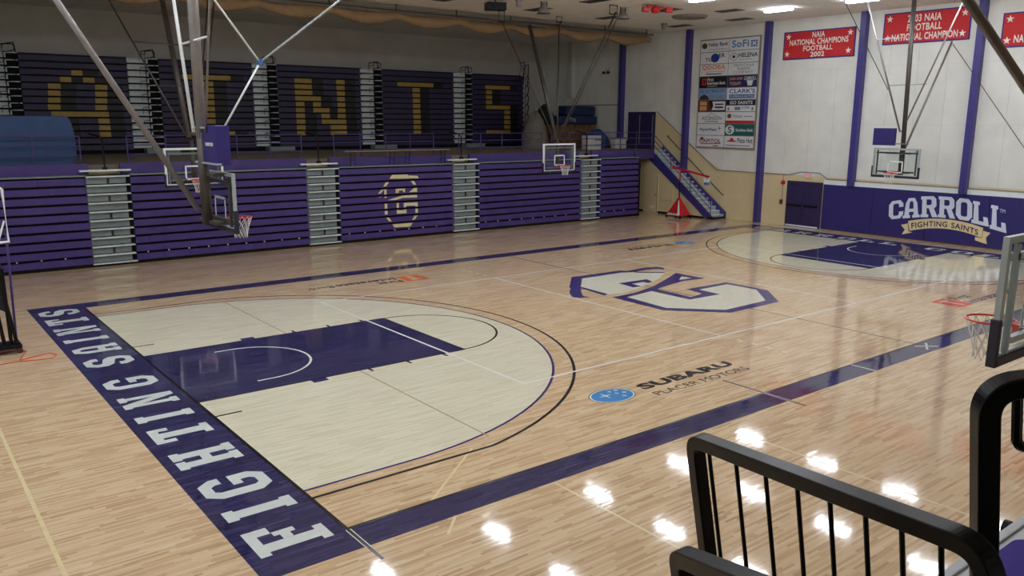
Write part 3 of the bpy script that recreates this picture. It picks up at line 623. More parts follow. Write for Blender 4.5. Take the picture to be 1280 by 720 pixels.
# upper double door and landing
d2 = struct(MB().box(XW-.08, XW-.012, 23.4, 25.45, 3.4, 5.46).build('door_2', 'door_purple'), 'dark purple double door on the deck')
for a, b in ((23.46, 24.4), (24.45, 25.39)):
    MB().box(XW-.11, XW-.08, a, b, 3.44, 5.4).build('door_leaf', 'door_purple', d2, bevel=.008); MB().box(XW-.15, XW-.11, a+.03, a+.07, 3.7, 5.3).build('pull_strip', 'steel', d2)
    MB().box(XW-.17, XW-.11, a+.1, b-.1, 4.3, 4.36).build('push_bar', 'black', d2)

# ================================================================ STAIR
st = thing('staircase', 'purple and grey staircase climbing along the end wall to the deck', 'stairs', (30.4, 20.5, 0))
SX0, SX1, SYB, SYT = 29.9, 30.92, 18.3, 22.72; NS = 17; run = (SYT-SYB)/NS; rise = 3.4/NS
for i in range(NS):
    y0 = SYB+i*run
    MB().box(SX0+.05, SX1-.05, y0, y0+.03, i*rise, (i+1)*rise-.03).build('riser', 'stair_grey', st)
    MB().box(SX0+.03, SX1-.05, y0-.02, y0+run+.02, (i+1)*rise-.03, (i+1)*rise).build('tread', 'tread', st)
MB().prism([(SX0-.02, SYB-.12, .09), (SX0-.02, SYB+.15, .09), (SX0-.02, SYT+.15, 3.32), (SX0-.02, SYT+.15, 3.4), (SX0-.02, SYT-.1, 3.4)], (.06, 0, 0)).build('stringer', 'column_purple', st)
MB().prism([(SX0-.03, SYB-.12, .09), (SX0-.03, SYB+.45, .09), (SX0-.03, SYT+.12, 2.95), (SX0-.03, SYT+.12, 3.4), (SX0-.03, SYT-.02, 3.3)], (.05, 0, 0)).build('stringer', 'column_purple', st)
MB().prism([(SX1-.05, SYB-.12, .09), (SX1-.05, SYB+.2, .09), (SX1-.05, SYT, 3.3), (SX1-.05, SYT, 3.62), (SX1-.05, SYB-.12, .32)], (.05, 0, 0)).build('stringer', 'column_purple', st)
MB().box(SX0, SX1, SYB-.1, SYB+.3, 0, .1).build('base', 'black', st)
for y in (SYB+.1, SYB+1.5, SYB+2.9, SYB+4.3):
    z = (y-SYB)/run*rise; MB().tube([(SX0+.02, y, z), (SX0+.02, y, z+1.0)], .022, 6).build('rail_post', 'rail_purple', st)
for h in (.45, .72, 1.0):
    MB().tube([(SX0+.02, SYB+.1, h+.08), (SX0+.02, SYT, 3.4+h)], .02, 6).build('hand_rail', 'rail_purple', st)
hr = thing('wall_handrail', 'black handrail fixed to the wall above the staircase', 'handrail', (30.9, 20.4, 2.5))
MB().tube([(XW-.02, 18.45, 1.2), (XW-.10, 18.45, 1.2), (XW-.10, 22.4, 4.15), (XW-.02, 22.4, 4.15)], .024, 6).build('rail', 'black', hr)
for y, z in ((19.4, 1.9), (21.0, 3.1), (21.8, 3.7)): MB().tube([(XW-.01, y, z-.1), (XW-.10, y, z)], .014, 6).build('wall_bracket', 'black', hr)
us = struct(MB().prism([(29.92, 18.75, 0), (29.92, 25.2, 0), (29.92, 25.2, 3.2), (29.92, 22.9, 3.2)], (.05, 0, 0)).build('wall_stair', 'wall_beige'), 'beige wall closing the space under the staircase')
struct(MB().box(29.89, 29.92, 18.8, 22.0, 0, .1).box(29.89, 29.92, 23.12, 25.2, 0, .1).build('baseboard_stair', 'black'))
d3 = struct(MB().box(29.88, 29.92, 22.02, 23.06, 0, 2.08).build('door_3', 'wall_beige', bevel=.006), 'beige storage door under the staircase')
MB().box(29.87, 29.88, 22.05, 22.07, .02, 2.04).build('door_gap', 'bracket', d3); MB().lathe([(0, -.07), (.035, -.06), (.03, -.02), (.015, 0)], (29.88, 22.14, 1.0), 12, axis=0).build('knob', 'steel_dark', d3)
ap = struct(MB().box(29.885, 29.92, 20.95, 21.85, .75, 1.62).build('door_4', 'wall_beige', bevel=.006), 'small beige access hatch under the staircase')

# ================================================================ DECK: guard rails, tables, mats
def guard(x0, x1, label, n):
    t = thing('guard_rail', label, 'railing', ((x0+x1)/2, 22.55, 3.4)); y = 22.55
    for i in range(n+1):
        x = x0+(x1-x0)*i/n; MB().tube([(x, y, 3.38), (x, y, 4.36)], .022, 6).build('post', 'rail_purple', t)
    for z in (3.72, 4.05, 4.36): MB().tube([(x0, y, z), (x1, y, z)], .022, 6).build('rail', 'rail_purple', t)
guard(-4, 1.6, 'purple pipe guard rail in front of the blue crash mat', 4)
guard(3.1, 9.55, 'purple pipe guard rail on the deck edge behind the lettered-baseline goal', 5)
guard(10.95, 15.75, 'purple pipe guard rail behind the folding tables', 4)
guard(17.1, 22.0, 'purple pipe guard rail on the deck edge below the yellow T and S seats', 4)
guard(22.6, 29.8, 'purple pipe guard rail in front of the stored mats', 6)
for i, (a, b) in enumerate(LAIS):
    xc = (a+b)/2
    o = thing('aisle_handrail', ['black aisle handrail above the aisle nearest the blue crash mat', 'black aisle handrail above the aisle before the painted emblem', 'black aisle handrail above the aisle after the painted emblem', 'black aisle handrail above the aisle nearest the staircase'][i], 'handrail', (xc, 22.1, 3.26))
    MB().tube([(xc, 22.0, 3.26), (xc, 22.0, 4.2), (xc-.06, 22.1, 4.36), (xc-.3, 22.5, 4.45)], .03, 6).build('post', 'black', o); MB().box(xc-.07, xc+.07, 21.92, 22.08, 3.255, 3.34).build('foot', 'black', o)
for i, x in enumerate((11.2, 13.75)):
    t = thing('folding_table', ['long brown folding table on the closed bleachers, nearer the blue crash mat', 'long brown folding table on the closed bleachers, nearer the staircase'][i], 'table', (x+1.1, 21.85, 3.1))
    MB().box(x-.2, x+2.3, 21.66, 22.04, 3.68, 3.72).build('tabletop', 'deck_brown', t)
    for xa in (x+.1, x+1.9):
        MB().tube([(xa, 21.8, 3.1), (xa, 21.8, 3.68)], .015, 6).tube([(xa+.2, 21.8, 3.1), (xa+.2, 21.8, 3.68)], .015, 6).tube([(xa, 21.8, 3.35), (xa+.2, 21.8, 3.35)], .012, 6).build('leg', 'black', t)
# blue crash mat
cm = thing('crash_mat', 'big blue crash mat standing on the deck behind the guard rail', 'mat', (-1.5, 23.1, 3.4))
pr_ = [(x, 22.8, z) for x, z in ((-5, 3.4), (1.5, 3.4), (1.55, 3.9), (1.52, 4.5), (1.45, 4.85), (1.36, 5.0), (1.2, 5.03), (-5, 5.03))]
MB().prism(pr_, (0, .6, 0)).build('body', 'mat_blue', cm, bevel=.04)
MB().box(-5, 1.5, 22.795, 22.80, 4.2, 4.22).build('seam', 'tarp_blue', cm)
# storage pile at the deck's end
def slab(x0, x1, y0, y1, z0, z1, lean, name, mt, label, cat, bev=.05, grp=None):
    mb = MB().box(x0, x1, y0, y1, z0, z1); 
    mb.v = [(x+(z-z0)*lean, y, z) for x, y, z in mb.v]
    return tag(mb.build(name, mt, bevel=bev), label, cat, grp)
gx = 27.4
for k in range(3):
    t = thing('wooden_pallet', ['wooden pallet at the bottom of the stack on the deck', 'wooden pallet in the middle of the stack on the deck', 'wooden pallet at the top of the stack under the blue mats'][k], 'pallet', (29.0, 28.3, 3.4+k*.44))
    z = 3.4+k*.44
    for j in range(3): MB().box(27.2, 30.6, 27.8+j*.45, 27.92+j*.45, z, z+.3).build('runner', 'pallet', t)
    for j in range(6): MB().box(27.2+j*.58, 27.2+j*.58+.48, 27.75, 28.85, z+.3, z+.43).build('slat', 'pallet', t)
tm = slab(27.6, 30.7, 27.75, 28.85, 4.72, 5.22, 0, 'gym_mat', 'tarp_blue', 'dark blue gym mat with white lettering on the wooden pallets', 'mat', .12)
slab(28.3, 30.6, 27.8, 28.8, 5.22, 5.8, 0, 'gym_mat', 'tarp_blue', 'dark blue gym mat on top of the storage pile', 'mat', .12)
tx = MB(); put_text(tx, 'TYR', lambda s, t: (28.45+.5*s, 27.745, 4.9+.22*t-.05*s)); up_facing(tx.build('lettering', 'off_white', tm), (0, -1, 0))
def mound(name, mt, cx, cy, z, rx, ry, h, label, cat):
    random.seed(int(cx*100)); mb = MB(); n = 20; prof = []
    for i in range(8):
        a = i/7*math.pi/2; prof.append((math.cos(a), math.sin(a)))
    b = 0
    for r, zz_ in prof:
        for j in range(n):
            t = 2*math.pi*j/n; k = 1+random.uniform(-.08, .08)
            mb.v.append((cx+rx*max(r, .02)*k*math.cos(t), cy+ry*max(r, .02)*k*math.sin(t), z+h*zz_*(1+.06*math.sin(3*t))))
    for i in range(7):
        for j in range(n): mb.f.append((i*n+j, i*n+(j+1) % n, (i+1)*n+(j+1) % n, (i+1)*n+j))
    return tag(mb.build(name, mt, smooth=True), label, cat)
mound('tarp_bundle', 'tarp_grey', 26.25, 28.2, 3.4, .78, .7, 2.0, 'grey bundled tarpaulin beside the wooden pallets', 'tarp')
mound('tarp_bundle', 'tarp_dark', 28.5, 30.0, 3.4, .95, .75, 2.4, 'black tarpaulin heap behind the grey bundle', 'tarp')
mound('landing_mat', 'mat_blue', 29.6, 26.6, 3.4, 1.0, .5, 1.05, 'rounded blue mat leaning on the floor before the pallets', 'mat')
bx = thing('white_cabinet', 'white box with blue stripes beside the rounded blue mat', 'box', (27.3, 24.7, 3.4))
MB().box(26.9, 27.9, 24.5, 25.0, 3.4, 4.16).build('body', 'off_white', bx, bevel=.015)
for z in (3.62, 3.9): MB().box(27.42, 27.88, 24.485, 24.5, z, z+.06).build('stripe', 'i_blue', bx)
for k, x in enumerate((29.5, 30.0)):
    o = thing('waste_bin', 'white square bin near the upper double door', 'bin', (x+.15, 25.2, 3.4), 'white bins by the upper door')
    MB().box(x, x+.35, 25.0, 25.35, 3.4, 3.95).build('body', 'off_white', o, bevel=.02); MB().box(x-.02, x+.37, 24.98, 25.37, 3.95, 4.02).build('lid', 'step_grey', o, bevel=.01)

# ================================================================ CEILING: lamps, curtain, devices
def lamp(x, y, lit=True):
    if lit: t = thing('ceiling_lamp', 'lit white rectangular ceiling panel lamp', 'lamp', (x, y, ZC), 'lit ceiling lamps over the court')
    MB().box(x-.18, x+.18, y-.64, y+.64, ZC-.04, ZC).build('frame', 'off_white', t)
    MB().box(x-.15, x+.15, y-.61, y+.61, ZC-.115, ZC-.04).build('diffuser', 'lamp_glow', t)
for x in (-6.6, -1.9, 2.9, 7.6, 12.2, 17.25, 22.2, 27.1):
    for y in (-1.2, 2.4, 5.94, 9.4, 13.15): lamp(x, y)
for i, (x, y) in enumerate([(19.5, 19.9), (19.6, 16.5), (23.9, 20.1), (23.9, 16.5), (26.1, 14.9), (29.0, 16.6), (29.0, 20.2), (14.8, 19.9)]):
    t = thing('ceiling_vent', 'dark rectangular ceiling vent', 'vent', (x, y, ZC), 'dark ceiling vents')
    MB().box(x-.32, x+.32, y-.62, y+.62, ZC-.02, ZC).build('frame', 'ceiling_trim', t)
    for k in range(7): MB().box(x-.28+k*.08, x-.24+k*.08, y-.58, y+.58, ZC-.035, ZC-.02).build('slat', 'steel_dark', t)
rd = thing('round_diffuser', 'big round grey air diffuser on the ceiling', 'vent', (26.3, 17.3, ZC))
MB().lathe([(0, -.02), (.34, -.02), (.34, -.08), (.44, -.1), (.47, -.02), (.66, -.03), (.7, -.1), (.76, -.1), (.82, 0)], (26.3, 17.3, ZC), 32).build('rings', 'ceiling_trim', rd, smooth=True)
cu = thing('rolled_curtain', 'brown divider curtain rolled up in swags below the ceiling', 'curtain', (12, 22.5, 9.0))
pts = []; mb = MB()
n = 140; ring = 12
for i in range(n+1):
    x = -7+36.3*i/n; ph_ = ((x-14.0) / 3.02) % 1.0; sag = .18*(4*ph_*(1-ph_))
    zc = 9.22-sag; hh = .20+.05*math.sin(x*2.1); ww = .22
    for j in range(ring):
        a = 2*math.pi*j/ring; mb.v.append((x, 22.55+ww*math.cos(a)*(1+.12*math.sin(5*a+x*3)), zc+hh*math.sin(a)*(1+.1*math.cos(4*a+x*5))))
for i in range(n):
    for j in range(ring): mb.f.append((i*ring+j, i*ring+(j+1) % ring, (i+1)*ring+(j+1) % ring, (i+1)*ring+j))
mb.build('fabric', 'curtain_brown', cu, smooth=True)
MB().tube([(-7, 22.55, 9.42), (29.6, 22.55, 9.42)], .03, 6).build('track', 'steel_dark', cu)
for k in range(-7, 6):
    x = 14.0+3.02*k
    if x < -7: continue
    MB().tube([(x, 22.55, 9.4), (x, 22.55, ZC)], .025, 6).build('hanger', 'black', cu)
sp = thing('ceiling_speaker', 'black box loudspeaker hung from the ceiling', 'speaker', (16.3, 18.9, 9.3))
MB().obox((15.9, 18.7, 9.25), (.75, -.25, 0), (.15, .45, 0), (0, 0, .3)).build('cabinet', 'black', sp, bevel=.02)
MB().tube([(16.35, 18.8, 9.5), (16.35, 18.8, ZC)], .03, 6).build('hanger', 'steel_dark', sp)
for (x, y, lb_) in ((18.2, 18.0, 'grey horn loudspeaker on the ceiling near the black box speaker'), (21.9, 17.2, 'grey horn loudspeaker on the ceiling near the red signal cluster')):
    t = thing('horn_speaker', lb_, 'speaker', (x, y, 9.2))
    MB().lathe([(.08, .22), (.1, .1), (.2, -.05), (.3, -.2), (0, -.12)], (x, y, 9.4), 14).build('horn', 'steel', t, smooth=True)
    MB().tube([(x-.15, y, 9.4), (x-.15, y, ZC)], .02, 6).tube([(x+.15, y, 9.4), (x+.15, y, ZC)], .02, 6).build('bracket', 'black', t)
rs = thing('signal_cluster', 'red cluster of three devices on the ceiling', 'alarm', (22.4, 15.8, 9.4))
MB().lathe([(0, -.14), (.16, -.12), (.2, 0), (.16, .12), (0, .14)], (22.4, 15.8, 9.48), 16).build('core', 'red_shiny', rs, smooth=True)
for a in (-.45, .45): MB().obox((22.4+a-.16, 15.8-a*.5-.1, 9.38), (.3, -.1, 0), (.1, .2, 0), (0, 0, .2)).build('head', 'red_shiny', rs, bevel=.03)
MB().box(21.85, 22.95, 15.76, 15.84, 9.56, 9.62).build('bar', 'red_shiny', rs); MB().tube([(22.4, 15.8, 9.6), (22.4, 15.8, ZC)], .02, 6).build('stem', 'black', rs)
for x, y, lb_ in ((16.9, 18.0, 'small grey canister sensor beside the black ceiling speaker'), (27.6, 20.0, 'small grey canister sensor near the end wall ceiling')):
    t = thing('ceiling_sensor', lb_, 'sensor', (x, y, 9.4)); MB().lathe([(0, -.3), (.1, -.3), (.12, -.1), (.16, -.08), (.16, 0)], (x, y, ZC), 14).build('body', 'steel', t)

# ================================================================ BASKETBALL GOALS
def goal(label, face, cx, cy, bottom, h, frame_mat, glassy=True, target_mat='white_paint', border='white_paint', pad=True, box=None, loc=None):
    """face: unit (fx,fy) the board looks towards; (cx,cy) centre of its front face"""
    f = Vector((face[0], face[1], 0)); s = Vector((-f.y, f.x, 0)); O = Vector((cx, cy, 0)); U = Vector((0, 0, 1))
    t = thing('basketball_goal', label, 'basketball hoop', (cx, cy, bottom))
    P = lambda a, b, z: O+s*a+f*b+U*z
    wd = 1.83; b0 = bottom; t0 = bottom+h
    def ob(mb, a0, a1, z0, z1, d0, d1): return mb.obox(P(a0, d0, z0), s*(a1-a0), f*(d1-d0), U*(z1-z0))
    ob(MB(), -wd/2, wd/2, b0, t0, -.012, 0).build('backboard', 'board_glass', t)
    e = .055; mb = MB()
    ob(mb, -wd/2-.01, wd/2+.01, t0-e, t0+.01, -.05, .004); ob(mb, -wd/2-.01, wd/2+.01, b0-.01, b0+e, -.05, .004)
    ob(mb, -wd/2-.01, -wd/2+e, b0+e, t0-e, -.05, .004); ob(mb, wd/2-e, wd/2+.01, b0+e, t0-e, -.05, .004)
    mb.build('board_frame', border, t)
    mb = MB(); ob(mb, -wd/2+.2, wd/2-.2, b0+.14, b0+.2, -.09, -.03); ob(mb, -wd/2+.1, wd/2-.1, t0-.2, t0-.14, -.09, -.03)
    ob(mb, -wd/2+.12, -wd/2+.16, b0+.06, t0-.06, -.09, -.04); ob(mb, wd/2-.16, wd/2-.12, b0+.06, t0-.06, -.09, -.04); mb.build('rear_frame', frame_mat, t)
    mb = MB(); zt_ = 3.05-.02; ob(mb, -.305, .305, zt_+.41, zt_+.46, -.002, .003); ob(mb, -.305, .305, zt_, zt_+.05, -.002, .003); ob(mb, -.305, -.255, zt_, zt_+.45, -.002, .003); ob(mb, .255, .305, zt_, zt_+.45, -.002, .003)
    mb.build('target_square', target_mat, t)
    if pad:
        mb = MB(); ob(mb, -wd/2-.03, wd/2+.03, b0-.06, b0+.03, -.07, .02); ob(mb, -wd/2-.035, -wd/2+.02, b0-.06, b0+.38, -.07, .02); ob(mb, wd/2-.02, wd/2+.035, b0-.06, b0+.38, -.07, .02)
        mb.build('edge_padding', 'pad_dark', t, bevel=.01)
    rc = P(0, .38, 3.05); ring = [rc+s*(.2286*math.cos(2*math.pi*i/32))+f*(.2286*math.sin(2*math.pi*i/32)) for i in range(33)]; ring[-1] = ring[0]
    rim = MB().tube(ring, .011, 8).build('rim', 'rim_red', t, smooth=True)
    mb = MB(); ob(mb, -.08, .08, 2.96, 3.06, -.01, .15); ob(mb, -.06, .06, 3.03, 3.06, .14, .17); mb.build('rim_bracket', 'rim_red', rim)
    mb = MB(); K = 12; lev = [(.225, 3.04), (.19, 2.94), (.155, 2.84), (.13, 2.74), (.125, 2.64)]
    def np_(k, i): r, z = lev[i]; an = 2*math.pi*(k+.5*i)/K; return rc+s*(r*math.cos(an))+f*(r*math.sin(an))+U*(z-3.05)
    for k in range(K):
        for i in range(4): mb.tube([np_(k, i), np_(k, i+1)], .005, 4, caps=False); mb.tube([np_(k, i), np_(k-1, i+1)], .005, 4, caps=False)
    mb.build('net', 'net', rim)
    return t, P
def pipe(t, a, b, r, mt='steel', name='support_pipe'): MB().tube([a, b], r, 10).build(name, mt, t, smooth=True)
def reach(a, b, z):               # carry a line a->b on to height z
    a, b = Vector(a), Vector(b); return a+(b-a)*((z-a.z)/(b.z-a.z))
ZT = ZC-.02
# near main goal (left baseline), seen from behind
g1, P1 = goal('basketball goal over the lettered baseline, seen from behind, with purple padded box', (1, 0), 1.22, CY, 2.9, 1.07, 'steel_dark', border='frame_grey')
MB().tube([(.95, CY, 2.95), (.95, CY, 4.9)], .1, 14).build('mast', 'steel_dark', g1, smooth=True)
pipe(g1, (.95, CY, 4.6), (.93, CY-.12, ZT), .1, 'steel', 'mast')
for z in (2.98, 3.9): MB().box(.95, 1.17, CY-.5, CY+.5, z, z+.06).build('mast_bracket', 'steel_dark', g1)
mb = MB().box(.9, 1.0, CY-.9, CY+.35, 4.14, 4.17).box(.9, 1.0, CY-.4, CY+.35, 4.8, 4.83); mb.build('winch_plate', 'frame_grey', g1)
MB().box(.92, 1.2, CY-.85, CY-.14, 4.12, 4.86).build('padded_box', 'pad_purple', g1, bevel=.02)
mb = MB()
for k in range(8): mb.flat([(.915, CY-.3-.055*k, 4.48), (.915, CY-.335-.055*k, 4.48), (.915, CY-.335-.055*k, 4.545), (.915, CY-.3-.055*k, 4.545)])
mb.build('box_marks', 'white_paint', g1)
a = px(248, 262, 1, CY); b = px(70, 0, 1, CY); pipe(g1, a, reach(a, b, ZT), .055, 'steel')
a = px(242, 165, 0, .9); b = px(217, 0, 0, .9); pipe(g1, a, reach(a, b, ZT), .032, 'white_paint')
a = px(257, 165, 0, .9); b = px(262, 0, 0, .9); pipe(g1, a, reach(a, b, ZT), .02, 'steel')
pipe(g1, px(228, 55, 0, .9), px(258, 46, 0, .9), .02, 'white_paint', 'cross_bar')
j = px(325, 78, 1, CY); pipe(g1, px(277, 165, 1, CY), j, .02, 'white_paint', 'folding_brace')
b = px(268, 0, 1, CY); pipe(g1, j, reach(j, b, ZT), .02, 'white_paint', 'folding_brace'); b = px(425, 0, 1, CY); pipe(g1, j, reach(j, b, ZT), .022, 'frame_grey', 'folding_brace')
MB().obox(j-Vector((.05, .03, .05)), (.1, 0, 0), (0, .06, 0), (0, 0, .1)).build('brace_joint', 'i_blue', g1)
# far main goal (right baseline)
g2, P2 = goal('basketball goal in front of the end wall padding wordmark', (-1, 0), L-1.22, CY, 2.9, 1.07, 'steel_dark', border='frame_grey')
MB().tube([(27.75, CY-.08, 2.95), (27.75, CY-.08, 3.9)], .1, 14).build('mast', 'steel_dark', g2, smooth=True)
pipe(g2, (27.75, CY-.08, 3.85), (27.75, CY+.05, ZT), .085, 'steel_dark', 'mast')
for z in (3.0, 3.75): MB().box(27.48, 27.75, CY-.45, CY+.45, z, z+.05).build('mast_bracket', 'frame_grey', g2)
for u0, v0, u1, v1, r in ((1125, 165, 1085, 4, .035), (1127, 165, 1205, 0, .03)):
    a = px(u0, v0, 0, 27.75); b = px(u1, v1, 0, 27.75); pipe(g2, a, reach(a, b, ZT), r, 'steel')
a = px(1131, 186, 0, 27.9); b = px(1190, 52, 0, 30.6); pipe(g2, a, b, .04, 'steel')
for a, b in (((1097, 50), (1139, 46)), ((1110, 107), (1158, 105))): pipe(g2, px(*a, 0, 27.75), px(*b, 0, 27.75), .018, 'frame_grey', 'cross_bar')
a = px(1110, 112, 1, CY); b = px(1055, 0, 1, CY); pipe(g2, a, reach(a, b, ZT), .014, 'steel_dark', 'cable')
pipe(g2, px(1191, 55, 0, 30.6), px(1310, 228, 0, 30.9), .014, 'steel_dark', 'cable')
p = px(1118, 182, 0, 27.6); q2 = px(1093, 160, 0, 27.6); MB().box(27.55, 27.7, p.y, q2.y, p.z, q2.z).build('padded_box', 'pad_purple', g2, bevel=.02); MB().box(27.6, 27.72, CY-.3, p.y, p.z+.05, p.z+.09).build('box_arm', 'steel', g2)
# side goals on the far sideline
g3, P3 = goal('white framed side basketball goal before the bleachers, beside the painted emblem', (0, -1), 19.79, 18.7, 2.78, 1.19, 'steel', border='white_paint')
base = Vector((19.72, 18.85, 4.0))
MB().tube([(19.79, 18.82, 2.95), (19.79, 18.86, 4.2)], .07, 12).build('mast', 'steel_dark', g3, smooth=True)
pipe(g3, (19.76, 18.88, 4.1), px(662, 32, 1, 21.3), .085, 'steel_dark', 'mast'); pipe(g3, (19.6, 18.9, 4.25), px(627, 27, 1, 21.3), .022, 'steel_dark')
pipe(g3, (19.8, 18.9, 4.2), px(699, 30, 1, 21.3), .03, 'steel_dark'); pipe(g3, (19.85, 18.9, 4.2), px(770, 15, 2, 9.6), .035, 'steel_dark'); pipe(g3, (19.95, 18.9, 4.2), px(775, 16, 2, 9.6), .02, 'steel_dark')
pipe(g3, px(615, 25, 1, 21.3), px(712, 33, 1, 21.3), .04, 'steel_dark', 'mount_beam')
for u in (627, 699):
    c = px(u, 28, 1, 21.3); MB().tube([(c.x-.15, c.y, c.z), (c.x-.15, c.y, ZC), (c.x+.15, c.y, ZC), (c.x+.15, c.y, c.z), (c.x-.15, c.y, c.z)], .03, 6).build('ceiling_bracket', 'black', g3)
for u, v in ((767, 10),):
    c = px(u, v, 2, 9.55); mb = MB(); q = [(c.x-.22, c.y, 9.3), (c.x+.22, c.y, 9.3), (c.x+.22, c.y, ZC-.01), (c.x-.22, c.y, ZC-.01), (c.x-.22, c.y, 9.3)]; mb.tube(q, .03, 6); mb.build('ceiling_bracket', 'black', g3)
off = Vector((4.2-19.79, .1, 0))
g4, P4 = goal('white framed side basketball goal before the bleachers, behind the baseline goal', (0, -1), 4.2, 18.8, 2.85, 1.19, 'steel', border='white_paint')
MB().tube([(4.2, 18.92, 3.0), (4.2, 18.96, 4.3)], .07, 12).build('mast', 'steel_dark', g4, smooth=True)
for (u0, v0, u1, v1, r, mt_) in ((236, 172, 203, 0, .09, 'steel_dark'), (231, 167, 136, 0, .03, 'steel_dark'), (250, 172, 268, 0, .03, 'steel_dark'), (246, 172, 260, 0, .03, 'steel_dark')):
    a = px(u0, v0, 1, 19.0); b = px(u1, v1, 1, 21.5); pipe(g4, a, reach(a, b, ZT), r, mt_)
a = px(167, 52, 1, 20.4); pipe(g4, a, px(250, 58, 1, 20.4), .02, 'steel_dark', 'cross_bar'); pipe(g4, px(195, 107, 1, 19.8), px(236, 108, 1, 19.8), .02, 'steel_dark', 'cross_bar')
# near sideline goal, seen from behind at the edge
g5, P5 = goal('basketball goal on the near sideline above the foreground rail, seen edge-on', (0, 1), 4.55, -5.70, 2.88, 1.12, 'frame_grey', border='frame_grey')
MB().tube([(4.55, -5.85, 2.95), (4.55, -5.95, 4.6)], .09, 12).build('mast', 'steel_dark', g5, smooth=True)
a = px(1285, 148, 1, -6.0); b = px(1187, 0, 1, -6.0); top = reach(a, b, ZT); pipe(g5, (4.5, -5.95, 4.55), top, .035, 'steel_dark')
a = px(1282, 152, 1, -5.7); b = px(1214, 48, 1, -5.7); pipe(g5, (4.6, -5.9, 4.5), reach(a, b, ZT), .006, 'steel', 'cable')
pipe(g5, (4.55, -5.95, 4.5), (5.4, -7.6, ZT), .06, 'steel_dark', 'mast')

# ================================================================ FLOOR THINGS
# rolling trainer hoop by the stair
sh = thing('shooting_trainer', 'red rolling basketball trainer with long arm in front of the staircase', 'trainer', (29.15, 19.75, 0))
A = [(28.75, 20.35, .14), (28.65, 19.35, .14), (29.55, 19.35, .14), (29.55, 20.35, .14)]; ap_ = [(29.05, 19.87, 1.05), (29.05, 19.77, 1.05), (29.15, 19.77, 1.05), (29.15, 19.87, 1.05)]
mb = MB(); mb.v = A+ap_; mb.f = [(0, 1, 5, 4), (1, 2, 6, 5), (2, 3, 7, 6), (3, 0, 4, 7), (0, 3, 2, 1), (4, 5, 6, 7)]; mb.build('base_cover', 'red_shiny', sh, bevel=.02)
def lerp(a, b, k): return Vector(a)*(1-k)+Vector(b)*k
mb = MB()
n_ = Vector((-.03, 0, .0))
for k in range(9):
    s0, s1 = .06+k*.1, .06+k*.1+.075; hgt = random.uniform(.08, .13)
    mb.flat([lerp(A[0], A[1], s)+n_+(Vector(ap_[0])-Vector(A[0]))*h_ for s, h_ in ((s0, .03), (s1, .03), (s1, .03+hgt), (s0, .03+hgt))])
mb.build('cover_print', 'white_paint', sh)
MB().prism([lerp(A[1], ap_[1], .1)+n_, lerp(A[1], ap_[1], .85)+n_, lerp(A[1], ap_[1], .85)+n_+Vector((0, .05, 0)), lerp(A[1], ap_[1], .1)+n_+Vector((0, .12, 0))], (.02, 0, 0)).build('cover_print', 'white_paint', sh)
for p in A: MB().lathe([(0, -.02), (.06, -.02), (.06, .02), (0, .02)], (p[0]*.9+29.1*.1, p[1], .06), 12, axis=0).build('caster', 'black', sh); 
MB().tube([(29.1, 19.82, 1.0), (29.1, 19.82, 1.9)], .035, 10).build('pole', 'black', sh); MB().tube([(29.1, 19.82, 1.85), (29.1, 19.82, 2.38)], .04, 10).build('pole', 'red_shiny', sh)
a, b = px(842, 209, 0, 29.1), px(886, 221, 0, 29.1)
MB().tube([a, b], .045, square=True).build('arm', 'red_shiny', sh); MB().lathe([(0, -.1), (.06, -.1), (.06, .1), (0, .1)], a, 10).build('counterweight', 'red_shiny', sh)
c = b+Vector((0, .12, -.05)); mb = MB()
for k in range(10):
    an = 2*math.pi*k/10; mb.tube([c+Vector((.16*math.cos(an), .16*math.sin(an), 0)), c+Vector((.11*math.cos(an+.5), .11*math.sin(an+.5), -.38))], .014, 4); mb.tube([c+Vector((.16*math.cos(an), .16*math.sin(an), 0)), c+Vector((.11*math.cos(an-.5), .11*math.sin(an-.5), -.38))], .014, 4)
mb.build('net', 'white_paint', sh); MB().lathe([(.12, -.02), (.14, -.06), (.125, -.16), (.1, -.18)], c-Vector((0, 0, .2)), 14).build('net_band', 'i_blue', sh)
# cart of folded black frames at the left edge
ct = thing('folded_standard_cart', 'wheeled cart of black folded frames beside the court corner', 'cart', (-2.3, 11.5, 0))
MB().box(-3.1, -2.0, 11.25, 11.75, .12, .2).build('base', 'black', ct, bevel=.01)
for x, y in ((-2.05, 11.3), (-2.05, 11.7), (-3.0, 11.3), (-3.0, 11.7)): MB().lathe([(0, -.025), (.06, -.025), (.06, .025), (0, .025)], (x, y, .06), 12, axis=1).build('wheel', 'steel_dark', ct)
for i, (xa, xb, zb2) in enumerate(((-2.08, -2.3, 1.9), (-2.18, -2.2, 1.85), (-2.3, -2.45, 1.95), (-2.42, -2.35, 1.8), (-2.6, -2.7, 1.95))):
    MB().tube([(xa, 11.35+.08*i, .18), (xb, 11.35+.08*i, zb2)], .035, square=True).build('folded_leg', 'black', ct)
for xa, za, xb, zb2 in ((-2.7, 1.5, -2.25, 1.0), (-2.8, 1.9, -2.2, .95), (-2.8, 1.15, -2.3, 1.25)): MB().tube([(xa, 11.5, za), (xb, 11.5, zb2)], .03, square=True).build('brace', 'black', ct)
MB().obox((-2.35, 11.45, 1.0), (.16, 0, -.12), (0, .1, 0), (.0, 0, 1.1)).build('padded_sleeve', 'pad_dark', ct, bevel=.02)
MB().tube([(-2.06, 11.6, .2), (-2.02, 11.6, 2.55)], .025, 8).build('upright', 'rail_purple', ct)
